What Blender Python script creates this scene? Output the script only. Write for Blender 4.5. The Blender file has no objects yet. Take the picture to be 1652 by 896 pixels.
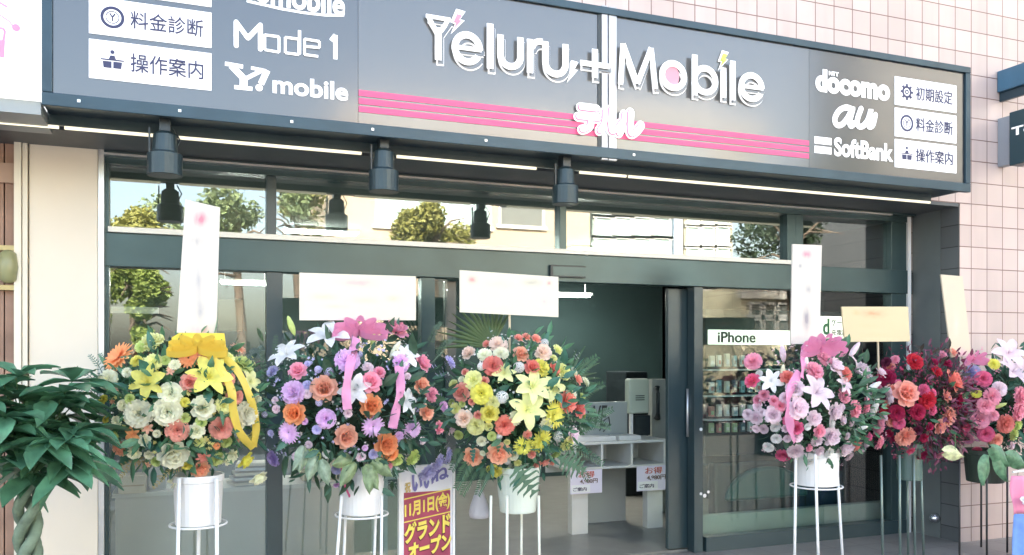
import bpy, bmesh, math, random
from mathutils import Vector, Matrix
random.seed(7)
C = bpy.context.scene.collection
S = bpy.context.scene

# ------------------------------------------------------------ camera
F = 1365.0; PHI = math.radians(21.06); D = 6.0; H = 1.62; HY = 575.0; CX = 826.0
cph, sph = math.cos(PHI), math.sin(PHI)
cam = bpy.data.cameras.new("camera"); co = bpy.data.objects.new("camera", cam); C.objects.link(co)
cam.sensor_width = 36; cam.lens = F*36/1652; cam.shift_y = (HY-448)/1652.0
cam.clip_end = 500; cam.clip_start = 0.05
co.location = (0, -D, H); co.rotation_euler = (math.radians(90), 0, -PHI)
S.camera = co

def P(px, py, Y=0.0):
    """point of the plane y=Y that the measured spot (px, py) of the photograph lies on"""
    u = (px-CX)/F; v = (HY-py)/F
    t = (Y+D)/(cph - sph*u)
    return Vector((t*(sph+cph*u), Y, H+t*v))
def DEP(px, Y):
    return (Y+D)/(cph - sph*(px-CX)/F)

# ------------------------------------------------------------ world, sun, exposure
SUN_EL = math.radians(40); SUN_AZ = math.radians(-18)   # behind the building: the shop front lies in open shade
w = bpy.data.worlds.new("World"); S.world = w; w.use_nodes = True
nt = w.node_tree; bg = nt.nodes['Background']
sky = nt.nodes.new('ShaderNodeTexSky'); sky.sky_type = 'NISHITA'; sky.sun_disc = False
sky.sun_elevation = SUN_EL; sky.sun_rotation = SUN_AZ
sky.dust_density = 4.0; sky.air_density = 0.9; sky.ozone_density = 0.6
wb = nt.nodes.new('ShaderNodeMix'); wb.data_type = 'RGBA'; wb.blend_type = 'MULTIPLY'; wb.inputs[0].default_value = 1
wb.inputs[7].default_value = (1, .88, .745, 1); nt.links.new(sky.outputs[0], wb.inputs[6]); nt.links.new(wb.outputs[2], bg.inputs[0]); bg.inputs[1].default_value = 0.15
sd = bpy.data.lights.new("sun", 'SUN'); sd.energy = 3.6; sd.angle = math.radians(0.6); sd.color = (1, .95, .87)
so = bpy.data.objects.new("sun", sd); C.objects.link(so)
sdir = Vector((math.sin(SUN_AZ)*math.cos(SUN_EL), math.cos(SUN_AZ)*math.cos(SUN_EL), math.sin(SUN_EL)))
so.rotation_euler = sdir.to_track_quat('Z', 'Y').to_euler(); so.location = sdir*40
S.view_settings.view_transform = 'Standard'; S.view_settings.look = 'None'
S.view_settings.exposure = 3.38; S.view_settings.gamma = 1
S.cycles.max_bounces = 8; S.cycles.transparent_max_bounces = 12

# ------------------------------------------------------------ materials
MATS = {}
def mat(name, col=(.5,.5,.5), rough=.6, metal=0, spec=.5, var=0.0, vscale=6.0, emit=None, es=0, bump=0, bscale=40, trans=0, rnd=0.0, sss=0):
    if name in MATS: return MATS[name]
    m = bpy.data.materials.new(name); m.use_nodes = True; n = m.node_tree; b = n.nodes['Principled BSDF']
    b.inputs['Base Color'].default_value = (*col, 1); b.inputs['Roughness'].default_value = rough
    b.inputs['Metallic'].default_value = metal; b.inputs['Specular IOR Level'].default_value = spec
    last = None
    if var > 0:
        tc = n.nodes.new('ShaderNodeTexCoord'); nz = n.nodes.new('ShaderNodeTexNoise'); nz.inputs['Scale'].default_value = vscale
        nz.inputs['Detail'].default_value = 5
        n.links.new(tc.outputs['Object'], nz.inputs['Vector'])
        mp = n.nodes.new('ShaderNodeMapRange'); mp.inputs[1].default_value = .3; mp.inputs[2].default_value = .7
        mp.inputs[3].default_value = 1-var; mp.inputs[4].default_value = 1+var
        n.links.new(nz.outputs[0], mp.inputs[0])
        hs = n.nodes.new('ShaderNodeHueSaturation'); hs.inputs['Color'].default_value = (*col, 1)
        n.links.new(mp.outputs[0], hs.inputs['Value']); last = hs.outputs[0]
    if rnd > 0:
        oi = n.nodes.new('ShaderNodeObjectInfo'); mp = n.nodes.new('ShaderNodeMapRange')
        mp.inputs[3].default_value = 1-rnd; mp.inputs[4].default_value = 1+rnd
        mh = n.nodes.new('ShaderNodeMapRange'); mh.inputs[3].default_value = .5-rnd*.05; mh.inputs[4].default_value = .5+rnd*.05
        hs = n.nodes.new('ShaderNodeHueSaturation'); hs.inputs['Color'].default_value = (*col, 1)
        if last: n.links.new(last, hs.inputs['Color'])
        n.links.new(oi.outputs['Random'], mp.inputs[0]); n.links.new(mp.outputs[0], hs.inputs['Value'])
        n.links.new(oi.outputs['Random'], mh.inputs[0]); n.links.new(mh.outputs[0], hs.inputs['Hue'])
        last = hs.outputs[0]
    if last: n.links.new(last, b.inputs['Base Color'])
    if emit: b.inputs['Emission Color'].default_value = (*emit, 1); b.inputs['Emission Strength'].default_value = es
    if bump:
        nz = n.nodes.new('ShaderNodeTexNoise'); nz.inputs['Scale'].default_value = bscale
        bp = n.nodes.new('ShaderNodeBump'); bp.inputs['Strength'].default_value = bump; bp.inputs['Distance'].default_value = .01
        n.links.new(nz.outputs[0], bp.inputs['Height']); n.links.new(bp.outputs[0], b.inputs['Normal'])
    if trans > 0:
        out = n.nodes['Material Output']; tr = n.nodes.new('ShaderNodeBsdfTranslucent'); mx = n.nodes.new('ShaderNodeMixShader')
        mx.inputs[0].default_value = trans; tr.inputs[0].default_value = (*col, 1)
        if last: n.links.new(last, tr.inputs[0])
        n.links.new(b.outputs[0], mx.inputs[1]); n.links.new(tr.outputs[0], mx.inputs[2]); n.links.new(mx.outputs[0], out.inputs[0])
    MATS[name] = m; return m

def glass_mat(name, refl, tint, rise=.5):
    m = bpy.data.materials.new(name); m.use_nodes = True; n = m.node_tree; n.nodes.clear()
    out = n.nodes.new('ShaderNodeOutputMaterial'); mx = n.nodes.new('ShaderNodeMixShader')
    tr = n.nodes.new('ShaderNodeBsdfTransparent'); tr.inputs[0].default_value = (*tint, 1)
    gl = n.nodes.new('ShaderNodeBsdfGlossy'); gl.inputs['Roughness'].default_value = 0.0
    lw = n.nodes.new('ShaderNodeLayerWeight'); lw.inputs[0].default_value = .25
    mp = n.nodes.new('ShaderNodeMapRange'); mp.inputs[3].default_value = refl; mp.inputs[4].default_value = min(1, refl+rise)
    n.links.new(lw.outputs['Fresnel'], mp.inputs[0]); n.links.new(mp.outputs[0], mx.inputs[0])
    n.links.new(tr.outputs[0], mx.inputs[1]); n.links.new(gl.outputs[0], mx.inputs[2]); n.links.new(mx.outputs[0], out.inputs[0])
    return m

def tile_mat(name, col, grout, size, ox, oz, axis='x', var=.08, rough=.35):
    m = bpy.data.materials.new(name); m.use_nodes = True; n = m.node_tree; b = n.nodes['Principled BSDF']
    tc = n.nodes.new('ShaderNodeTexCoord'); sp = n.nodes.new('ShaderNodeSeparateXYZ'); cb = n.nodes.new('ShaderNodeCombineXYZ')
    n.links.new(tc.outputs['Object'], sp.inputs[0])
    a1 = n.nodes.new('ShaderNodeMath'); a1.operation = 'SUBTRACT'; a1.inputs[1].default_value = ox
    a2 = n.nodes.new('ShaderNodeMath'); a2.operation = 'SUBTRACT'; a2.inputs[1].default_value = oz
    n.links.new(sp.outputs[0 if axis == 'x' else 1], a1.inputs[0]); n.links.new(sp.outputs[2], a2.inputs[0])
    n.links.new(a1.outputs[0], cb.inputs[0]); n.links.new(a2.outputs[0], cb.inputs[1])
    br = n.nodes.new('ShaderNodeTexBrick'); br.offset = 0; br.squash = 1
    br.inputs['Scale'].default_value = 1; br.inputs['Brick Width'].default_value = size; br.inputs['Row Height'].default_value = size
    br.inputs['Mortar Size'].default_value = .0045; br.inputs['Mortar Smooth'].default_value = .2; br.inputs['Bias'].default_value = 0
    br.inputs['Color1'].default_value = (*[c*(1-var) for c in col], 1); br.inputs['Color2'].default_value = (*[min(1, c*(1+var)) for c in col], 1)
    br.inputs['Mortar'].default_value = (*grout, 1)
    n.links.new(cb.outputs[0], br.inputs['Vector'])
    nz = n.nodes.new('ShaderNodeTexNoise'); nz.inputs['Scale'].default_value = 1.3; nz.inputs['Detail'].default_value = 8
    n.links.new(tc.outputs['Object'], nz.inputs['Vector'])
    mp = n.nodes.new('ShaderNodeMapRange'); mp.inputs[1].default_value = .3; mp.inputs[2].default_value = .7
    mp.inputs[3].default_value = .9; mp.inputs[4].default_value = 1.06; n.links.new(nz.outputs[0], mp.inputs[0])
    hs = n.nodes.new('ShaderNodeHueSaturation'); n.links.new(br.outputs[0], hs.inputs['Color']); n.links.new(mp.outputs[0], hs.inputs['Value'])
    st_ = n.nodes.new('ShaderNodeTexNoise'); st_.inputs['Scale'].default_value = 2.2; st_.inputs['Detail'].default_value = 6
    ms = n.nodes.new('ShaderNodeMapping'); ms.inputs['Scale'].default_value = (2.5, 2.5, .25); n.links.new(tc.outputs['Object'], ms.inputs[0]); n.links.new(ms.outputs[0], st_.inputs['Vector'])
    mr = n.nodes.new('ShaderNodeMapRange'); mr.inputs[1].default_value = .5; mr.inputs[2].default_value = .75; mr.inputs[3].default_value = 0; mr.inputs[4].default_value = .35
    n.links.new(st_.outputs[0], mr.inputs[0])
    mm = n.nodes.new('ShaderNodeMix'); mm.data_type = 'RGBA'; n.links.new(mr.outputs[0], mm.inputs[0]); n.links.new(hs.outputs[0], mm.inputs[6]); mm.inputs[7].default_value = (*[c*.62 for c in col], 1)
    n.links.new(mm.outputs[2], b.inputs['Base Color']); b.inputs['Roughness'].default_value = rough
    bp = n.nodes.new('ShaderNodeBump'); bp.inputs['Strength'].default_value = .5; bp.inputs['Distance'].default_value = .004; bp.invert = True
    n.links.new(br.outputs['Fac'], bp.inputs['Height']); n.links.new(bp.outputs[0], b.inputs['Normal'])
    return m

# ------------------------------------------------------------ mesh helpers
class MB:
    def __init__(s): s.bm = bmesh.new()
    def box(s, a, b, rz=0, c=None):
        x0,y0,z0 = [min(a[i], b[i]) for i in range(3)]; x1,y1,z1 = [max(a[i], b[i]) for i in range(3)]
        vs = [Vector(v) for v in ((x0,y0,z0),(x1,y0,z0),(x1,y1,z0),(x0,y1,z0),(x0,y0,z1),(x1,y0,z1),(x1,y1,z1),(x0,y1,z1))]
        if rz:
            cc = Vector(c) if c else Vector(((x0+x1)/2, (y0+y1)/2, 0)); R = Matrix.Rotation(rz, 3, 'Z')
            vs = [R@(v-cc)+cc for v in vs]
        vv = [s.bm.verts.new(v) for v in vs]
        for f in ((0,3,2,1),(4,5,6,7),(0,1,5,4),(1,2,6,5),(2,3,7,6),(3,0,4,7)): s.bm.faces.new([vv[i] for i in f])
        return s
    def prism(s, pts, off):
        """extrude a polygon (list of 3d points) by vector off"""
        off = Vector(off); a = [s.bm.verts.new(Vector(p)) for p in pts]; b = [s.bm.verts.new(Vector(p)+off) for p in pts]
        n = len(pts); s.bm.faces.new(a); s.bm.faces.new(b[::-1])
        for i in range(n): s.bm.faces.new([a[i], b[i], b[(i+1)%n], a[(i+1)%n]])
        return s
    def tube(s, pts, r, seg=10, r2=None, cap=True):
        pts = [Vector(p) for p in pts]; n = len(pts); rings = []
        for i, p in enumerate(pts):
            d = (pts[min(i+1,n-1)]-pts[max(i-1,0)]).normalized()
            up = Vector((0,0,1)) if abs(d.z) < .9 else Vector((1,0,0))
            x = d.cross(up).normalized(); y = d.cross(x)
            rr = r if r2 is None else r+(r2-r)*i/(n-1)
            if isinstance(r, (list,tuple)): rr = r[i]
            rings.append([s.bm.verts.new(p+(x*math.cos(2*math.pi*k/seg)+y*math.sin(2*math.pi*k/seg))*rr) for k in range(seg)])
        for i in range(n-1):
            for k in range(seg): s.bm.faces.new([rings[i][k], rings[i][(k+1)%seg], rings[i+1][(k+1)%seg], rings[i+1][k]])
        if cap: s.bm.faces.new(rings[0][::-1]); s.bm.faces.new(rings[-1])
        return s
    def lathe(s, c, prof, seg=24, axis=None):
        """prof: list of (radius, height) about the vertical through c"""
        c = Vector(c); rings = []
        for r, z in prof:
            rings.append([s.bm.verts.new(c+Vector((r*math.cos(2*math.pi*k/seg), r*math.sin(2*math.pi*k/seg), z))) for k in range(seg)])
        for i in range(len(rings)-1):
            for k in range(seg): s.bm.faces.new([rings[i][k], rings[i][(k+1)%seg], rings[i+1][(k+1)%seg], rings[i+1][k]])
        s.bm.faces.new(rings[0][::-1]); s.bm.faces.new(rings[-1])
        return s
    def quadgrid(s, fn, nu, nv):
        g = [[s.bm.verts.new(fn(i/nu, j/nv)) for j in range(nv+1)] for i in range(nu+1)]
        for i in range(nu):
            for j in range(nv): s.bm.faces.new([g[i][j], g[i+1][j], g[i+1][j+1], g[i][j+1]])
        return s
    def mesh(s, name, m, smooth=False):
        me = bpy.data.meshes.new(name)
        bmesh.ops.recalc_face_normals(s.bm, faces=s.bm.faces) if not smooth else None
        s.bm.to_mesh(me); s.bm.free()
        if smooth:
            for p in me.polygons: p.use_smooth = True
        if m: me.materials.append(m)
        return me
    def build(s, name, m, parent=None, smooth=False, bevel=0):
        me = s.mesh(name, m, smooth)
        o = bpy.data.objects.new(name, me); C.objects.link(o)
        if bevel:
            md = o.modifiers.new('bevel', 'BEVEL'); md.width = bevel; md.segments = 2; md.limit_method = 'ANGLE'
        if parent: o.parent = parent; o.matrix_parent_inverse = Matrix.Translation(-parent.location)
        return o

def thing(name, label, cat, loc=(0,0,0), group=None):
    o = bpy.data.objects.new(name, None); C.objects.link(o); o.location = loc; o.empty_display_size = .1
    o['label'] = label; o['category'] = cat
    if group: o['group'] = group
    return o
def tag(o, label, cat, group=None):
    o['label'] = label; o['category'] = cat
    if group: o['group'] = group
    return o
def struct(o): o['kind'] = 'structure'; return o

def textmesh(body, shear=0, bold=0.0, spacing=1.0, extr=0.0):
    cu = bpy.data.curves.new('t', 'FONT'); cu.body = body; cu.size = 1; cu.shear = shear; cu.offset = bold; cu.space_character = spacing
    cu.extrude = extr; cu.resolution_u = 6
    o = bpy.data.objects.new('t', cu); C.objects.link(o)
    dg = bpy.context.evaluated_depsgraph_get(); dg.update()
    me = bpy.data.meshes.new_from_object(o.evaluated_get(dg))
    bpy.data.objects.remove(o); bpy.data.curves.remove(cu)
    return me
def text_on(name, body, x0, x1, z0, z1, Y, m, parent, bold=0.0, shear=0, rot=None, spacing=1.0, depth=.004, frame=None):
    """text fitted into x0..x1, z0..z1 of the plane y=Y, facing -y. frame=(origin, xdir, zdir, normal) for other planes"""
    me = textmesh(body, shear, bold, spacing, .5)
    m0 = textmesh(body, shear, 0, spacing, 0) if bold else me
    xs = [v.co.x for v in m0.vertices]; ys = [v.co.y for v in m0.vertices]; ax, bx, ay, by = min(xs), max(xs), min(ys), max(ys)
    for v in me.vertices:
        X = x0+(v.co.x-ax)/(bx-ax)*(x1-x0); Z = z0+(v.co.y-ay)/(by-ay)*(z1-z0); n = v.co.z*depth
        if frame:
            o_, xd, zd, nn = frame; v.co = o_+xd*X+zd*Z+nn*n
        else: v.co = Vector((X, Y-n, Z))
    me.materials.clear(); me.materials.append(m); me.name = name
    for p in me.polygons: p.material_index = 0
    o = bpy.data.objects.new(name, me); C.objects.link(o)
    if parent: o.parent = parent; o.matrix_parent_inverse = Matrix.Translation(-parent.location)
    return o

M_dark = mat('dark_anodised', (.03,.055,.062), .3, .0, .6, var=.12, vscale=2)
M_frame = mat('shopfront_metal', (.045,.08,.085), .28, .35, .5, var=.12, vscale=3)
M_white = mat('white_paint', (.8,.8,.79), .4, var=.03)
M_cream = mat('cream_panel', (.80,.72,.59), .5, var=.04, vscale=1.5)
M_black = mat('black_metal', (.025,.035,.04), .35, .2, var=.2, vscale=8)
M_alu = mat('aluminium', (.6,.6,.6), .3, .8, var=.08, vscale=9)

# ------------------------------------------------------------ ground, road
YW = -0.53       # outer face of the tiled building
YS = -0.95       # face of the signboard
Mpave = tile_mat('paving', (.24,.23,.22), (.16,.15,.14), .3, 0, 0)
for n_ in Mpave.node_tree.nodes:      # paving lies flat: use y instead of z
    if n_.type == 'SEPXYZ':
        l = [k for k in Mpave.node_tree.links if k.from_node == n_ and k.from_socket == n_.outputs[2]][0]
        ts = l.to_socket; Mpave.node_tree.links.remove(l); Mpave.node_tree.links.new(n_.outputs[1], ts)
struct(MB().box((-150,-150,-.4),(150,150,-.15)).build('ground', mat('ground', (.2,.19,.17), .9, var=.2, vscale=.3)))
struct(MB().box((-150,-8.5,-.146),(150,0.02,0)).build('pavement', Mpave))
struct(MB().box((-150,-17,-.146),(150,-8.5,-.13)).build('road', mat('asphalt', (.06,.06,.062), .85, var=.25, vscale=12, bump=.3, bscale=200)))
k_ = MB()
for i in range(-12, 14): k_.box((i*6,-12.8,-.128),(i*6+3,-12.65,-.126))
struct(k_.build('lane_marking', M_white))
struct(MB().box((-150,-22,-.146),(150,-17,0)).build('far_pavement', Mpave))

# ------------------------------------------------------------ main building (tiled)
TS = 0.1886
pg = P(1541, 100, YW); ph = P(1569, 156, YW)
M_tile = tile_mat('pink_beige_tile', (.575,.462,.425), (.20,.115,.095), TS, pg.x, ph.z)
M_tile_y = tile_mat('grey_tile', (.13,.14,.145), (.05,.05,.05), TS, YW, ph.z, 'y')
JX = P(1470, 500, 0).x       # jamb
OZ = 2.95
bld = thing('tiled_building', 'pink beige tiled building wall around and above the shop front', 'building', (0,0,0))
b = MB(); b.box((-14, YW, OZ), (26, 9, 11)); b.box((JX, YW, -.1), (26, 9, OZ-.001)); b.box((-14, YW, -.1), (-5.2, 9, OZ-.001))
b.build('wall', M_tile, bld)
j = MB(); j.box((JX-.012, YW+.002, 0), (JX-.002, YW+.19, OZ-.01)); j.build('jamb_tiles', M_tile_y, bld)
j = MB(); j.box((JX-.016, YW+.19, 0), (JX-.002, -.03, OZ-.01)); j.build('jamb_panel', mat('jamb_panel', (.15,.17,.17), .4, var=.06), bld)
# cream pillar left of the shop front
XL0, XL1 = P(47, 400, -.1).x, P(158, 400, -.1).x
ZP = P(100, 222, -.1).z
pl = thing('pillar', 'cream panelled pillar beside the potted plant, left of the shop windows', 'pillar', (XL0, 0, 0))
MB().box((XL0, -.1, 0), (XL1, .2, ZP)).build('panel', M_cream, pl, bevel=.004)
MB().box((XL1+.003, -.11, 0), (XL1+.035, .1, ZP-.02)).build('edge_trim', M_alu, pl)
MB().box((XL0-.03, -.112, ZP+.001), (XL1+.04, .1, ZP+.16)).build('top_plate', mat('taupe', (.25,.23,.2), .6), pl)
x0, x1 = P(24, 400, -.1).x, P(45, 400, -.1).x
tr = MB(); tr.box((x0, -.13, 0), (x0+(x1-x0)*.55, .1, ZP-.02)); tr.box((x0+(x1-x0)*.62, -.12, 0), (x1, .1, ZP-.02))
tag(tr.build('corner_post', mat('white_post', (.8,.74,.6), .4)), 'narrow white and cream post left of the cream pillar', 'post')
# neighbouring shop front, brown
nb = thing('neighbour_shopfront', 'brown wooden shop window of the neighbouring shop at the left edge', 'shopfront', (x0-1, 0, 0))
q = MB(); xx = x0-.003
for i in range(24):
    q.box((xx-.06*(i+1)+.004, -.06, 0), (xx-.06*i-.004, 0, ZP))
q.build('slats', mat('brown_wood', (.33,.2,.14), .6, var=.25, vscale=5), nb)
MB().box((xx-1.6, .001, 0), (xx, .05, ZP)).build('backing', mat('brown_back', (.2,.13,.1), .7), nb)
MB().box((xx-1.6, -.09, ZP-.3), (xx, -.061, ZP-.18)).build('rail', mat('brown_wood2', (.4,.27,.2), .5), nb)
lp = P(12, 430, -.15)
wl = thing('wall_lamp', 'small oval olive lamp on the brown wood at the left edge', 'lamp', lp)
MB().lathe((lp.x, -.13, lp.z-.1), [(.02,0),(.045,.02),(.055,.1),(.045,.18),(.02,.2)], 16).build('shade', mat('olive_glass', (.3,.3,.15), .3), wl, True)
MB().box((lp.x-.06,-.12,lp.z+.1),(lp.x+.06,-.061,lp.z+.13)).build('bracket', mat('brass', (.4,.32,.15), .4, .6), wl)
MB().box((lp.x-.06,-.12,lp.z-.14),(lp.x+.06,-.061,lp.z-.11)).build('bracket', MATS['brass'], wl)

# ------------------------------------------------------------ shop front: frame and glass
shop = thing('storefront', 'dark grey metal framed glass shop front with transom windows and sliding door', 'shop front', (3, 0, 0))
FX0 = P(165, 400, 0).x; FX1 = P(1464, 400, 0).x
def X(px, Y=0.0): return P(px, 500, Y).x
def Zl(px, py, Y=0.0): return P(px, py, Y).z
z_head_top = (Zl(440, 385)+Zl(1270, 432))/2; z_head_bot = (Zl(440, 437)+Zl(1100, 465))/2
z_tr_top = (Zl(440, 284)+Zl(1200, 343))/2
z_soff = OZ
print('Z', z_head_top, z_head_bot, z_tr_top, z_soff)
f = MB()
def vert(px0, px1, z0, z1, y0=-.04, y1=.06, fm=None):
    (fm or f).box((X(px0, y0), y0, z0), (X(px1, y0), y1, z1))
f.box((FX0, -.05, z_tr_top), (FX1, .07, OZ-.02))
f.build('top_band', M_frame, shop)
f = MB(); f.box((FX0, -.055, z_head_bot), (FX1, .07, z_head_top)); f.build('header', M_frame, shop, bevel=.004)
for a, b_, z0, z1, nm in ((163,176,0,z_tr_top,'mullion'),(430,446,z_head_top,z_tr_top,'mullion'),(903,914,z_head_top,z_tr_top,'mullion'),
        (1270,1284,z_head_top,z_tr_top,'mullion'),(1438,1463,0,z_tr_top,'mullion'),(430,456,0,z_head_bot,'mullion'),
        (1120,1134,0,z_head_bot,'mullion'),(680,702,0,z_head_bot,'mullion'), (1284,1296,z_head_top,z_tr_top,'mullion')):
    f = MB(); vert(a, b_, z0+.001, z1-.001, fm=f); f.build(nm, M_frame if a not in (1120,430) else M_dark, shop, bevel=.003)
f = MB(); vert(1465, 1470, 0, OZ-.05, -.06, 0, f); f.build('jamb_trim', M_white, shop)
# white reflection added as a strip above header and twin rails under the soffit
f = MB(); f.box((X(176), -.085, z_head_top+.001), (X(1270), -.03, z_head_top+.035)); f.build('reflection_strip', mat('pale_reflection', (.8,.78,.7), .35), shop)
zr = (Zl(300, 248, -.12)+Zl(1400, 335, -.12))/2
f = MB(); f.box((FX0, -.14, zr), (FX1-.3, -.051, zr+.018)); f.box((FX0, -.12, zr-.05), (FX1-.3, -.051, zr-.036)); f.build('rail', M_alu, shop)
f = MB(); f.box((FX0, -.10, zr-.035), (FX1, -.0515, zr-.001)); f.build('rail_channel', M_dark, shop)
# sensor plate on the header
p0, p1 = P(887, 447, -.07), P(944, 430, -.07)
sn = MB(); sn.box((p0.x, -.085, p0.z), (p1.x, -.056, p1.z)); sn.build('door_sensor', M_black, shop, bevel=.003)
sn = MB(); sn.box((p0.x+.02, -.088, p0.z+.012), (p1.x, -.0855, p1.z-.012)); sn.build('sensor_window', M_frame, shop)
# glass panes
G1 = glass_mat('window_glass', .17, (.82,.9,.88)); G2 = glass_mat('lower_glass', .05, (.88,.93,.92), .1); G3 = glass_mat('door_glass', .015, (.88,.93,.92), .06)
def pane(px0, px1, z0, z1, g, y=.01, name='glass_pane', par=shop):
    m_ = MB(); m_.box((X(px0, y)+.002, y, z0), (X(px1, y)-.002, y+.008, z1)); return m_.build(name, g, par)
for a, b_ in ((172,438),(440,908),(909,1276),(1290,1450)): pane(a, b_, z_head_top+.002, z_tr_top-.002, G1)
G4 = glass_mat('left_glass', .10, (.88,.93,.92), .15)
for a, b_ in ((172,440),(448,690)): pane(a, b_, .05, z_head_bot-.002, G4)
pane(694, 722, .05, z_head_bot-.002, G2); pane(1130, 1450, .05, z_head_bot-.002, G2)
# sliding doors: one leaf slid right, its stiles in view
for i, (a, b_, y) in enumerate(((1078, 1112, .075), (718, 736, .075))):
    dl = MB(); dl.box((X(a, y), y, .02), (X(b_, y), y+.045, z_head_bot-.012)); d_ = dl.build('door_stile', M_dark, shop, bevel=.003)
    if i == 0:
        hb = MB(); xm = X(1106, y); hb.tube([(xm, y-.03, .95), (xm, y-.03, 1.35)], .012); hb.build('door_handle', M_alu, d_, True)
pane(1112, 1330, .05, z_head_bot-.02, G3, .095, 'door_glass'); pane(560, 718, .05, z_head_bot-.02, G3, .095, 'door_glass')
for a_, b_ in ((FX0, X(700)), (X(1134), FX1)): MB().box((a_, -.05, .0), (b_, .06, .12)).build('bottom_rail', M_dark, shop)
# white dots stuck on glass and mullion
for k, (px, py, r) in enumerate(((1131,693,3),(1131,797,2.6),(1137,800,3.4),(1143,794,2.6))):
    c = P(px, py, -.045); rr = r*.0048
    MB().prism([(c.x+rr*math.cos(a*math.pi/6), -.0425, c.z+rr*math.sin(a*math.pi/6)) for a in range(12)], (0,-.003,0)).build('sticker', M_white, shop)

# chrome dome on the jamb
cd = P(1505, 834, -.25)
chx = JX-.02
m_ = MB(); 
for_r = [(.045,0),(.045,.02),(.04,.04),(.025,.058),(.004,.066)]
rings = []
m_.lathe((0,0,0), for_r, 20); o = m_.build('chrome_dome', mat('chrome', (.7,.72,.75), .12, 1.0), None, True)
o.rotation_euler = (0, -math.pi/2, 0); o.location = (chx, -.3, cd.z); tag(o, 'small chrome dome fitting low on the grey door jamb', 'wall fitting')

# ------------------------------------------------------------ interior
RZ = 2.9; RY = 4.4
wallm = mat('interior_wall', (.022,.05,.05), .8, var=.15, vscale=.8)
rm = MB(); rm.box((FX0-.4, RY, 0), (JX+.2, RY+.1, RZ)); rm.box((FX0-.4, .1, 0), (FX0-.3, RY, RZ)); rm.box((JX, .1, 0), (JX+.1, RY, RZ))
struct(rm.build('interior_wall', wallm))
struct(MB().box((FX0-.4, .07, -.1), (JX+.2, RY+.1, .01)).build('interior_floor', mat('interior_floor', (.22,.22,.2), .35, var=.1)))
struct(MB().box((FX0-.4, .1, RZ), (JX+.2, RY+.1, RZ+.06)).build('interior_ceiling', mat('interior_ceiling', (.3,.32,.31), .8)))
M_lamp = mat('lit_tube', (1,1,1), emit=(1,.97,.88), es=14.0)
def ceil_lamp(px, py, Y, w_, label):
    c = P(px, py, Y); z = min(c.z, RZ-.03)
    t = thing('ceiling_light', label, 'ceiling light', (c.x, Y, z), 'lit ceiling lights inside the shop')
    MB().box((c.x-w_/2, Y-.09, z), (c.x+w_/2, Y+.09, z+.025)).build('housing', M_white, t)
    if z < RZ-.1:
        for sg in (-1,1): MB().tube([(c.x+sg*w_*.4, Y, z+.02), (c.x+sg*w_*.4, Y, RZ)], .005, 6).build('hanging_rod', M_white, t)
    e = MB()
    for k in (-.05, 0, .05): e.box((c.x-w_/2+.02, Y+k-.015, z-.02), (c.x+w_/2-.02, Y+k+.015, z-.001))
    e.build('tube', M_lamp, t)
ceil_lamp(518, 362, 2.6, .75, 'lit ceiling light seen through the second transom window from the left')
ceil_lamp(962, 383, 2.9, .7, 'lit ceiling light seen just right of the middle transom mullion')
ceil_lamp(395, 456, 3.3, .5, 'lit ceiling light seen behind the leftmost white vertical card')
ceil_lamp(918, 476, 3.4, .55, 'lit ceiling light seen at the top left of the open doorway')
#ceil_lamp(1035, 480, 3.9, .25, 'faint lit ceiling light at the back of the open doorway')

# reception desk seen through the open door
dp = .9
x0, x1 = X(925, dp), X(1078, dp); zt = Zl(1000, 712, dp)
dk = thing('reception_desk', 'white desk with open pigeonholes seen through the open doorway', 'desk', (x0, dp, 0))
M_desk = mat('desk_white', (.62,.62,.58), .4, var=.04)
MB().box((x0-.05, dp, zt-.025), (x1, dp+.55, zt)).build('desktop', M_desk, dk, bevel=.003)
zs = Zl(1000, 752, dp)
sh = MB(); sh.box((x0-.05, dp+.01, zs-.02), (x1, dp+.5, zs))
for pxx in (928, 972, 1020, 1073): xx = X(pxx, dp); sh.box((xx-.01, dp+.01, zs+.001), (xx+.012, dp+.5, zt-.026))
sh.box((x0-.05, dp+.5, zs-.1), (x1, dp+.52, zt-.026)); sh.build('pigeonholes', M_desk, dk)
for a, b_ in ((925,951),(1047,1072)):
    MB().box((X(a,dp), dp+.03, 0), (X(b_,dp), dp+.12, zs-.021)).build('leg', M_desk, dk, bevel=.003)
MB().box((X(953,dp), dp+.45, 0), (X(1047,dp), dp+.47, zs-.021)).build('back_panel', mat('desk_back', (.4,.4,.37), .5), dk)
for k, (a, b_) in enumerate(((935,1000),(1005,1040))):
    m_ = MB(); 
    for i in range(4): m_.box((X(a,dp)+.01*i, dp+.06+.02*i, zt+.002+.008*i), (X(b_,dp)+.008*i, dp+.32, zt+.009+.008*i))
    tag(m_.build('paper_stack', mat('paper', (.75,.75,.72), .6)), ('wide low stack of white papers on the desk behind the flowers','narrow stack of white papers at the right end of the desk top')[k], 'papers')
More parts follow.
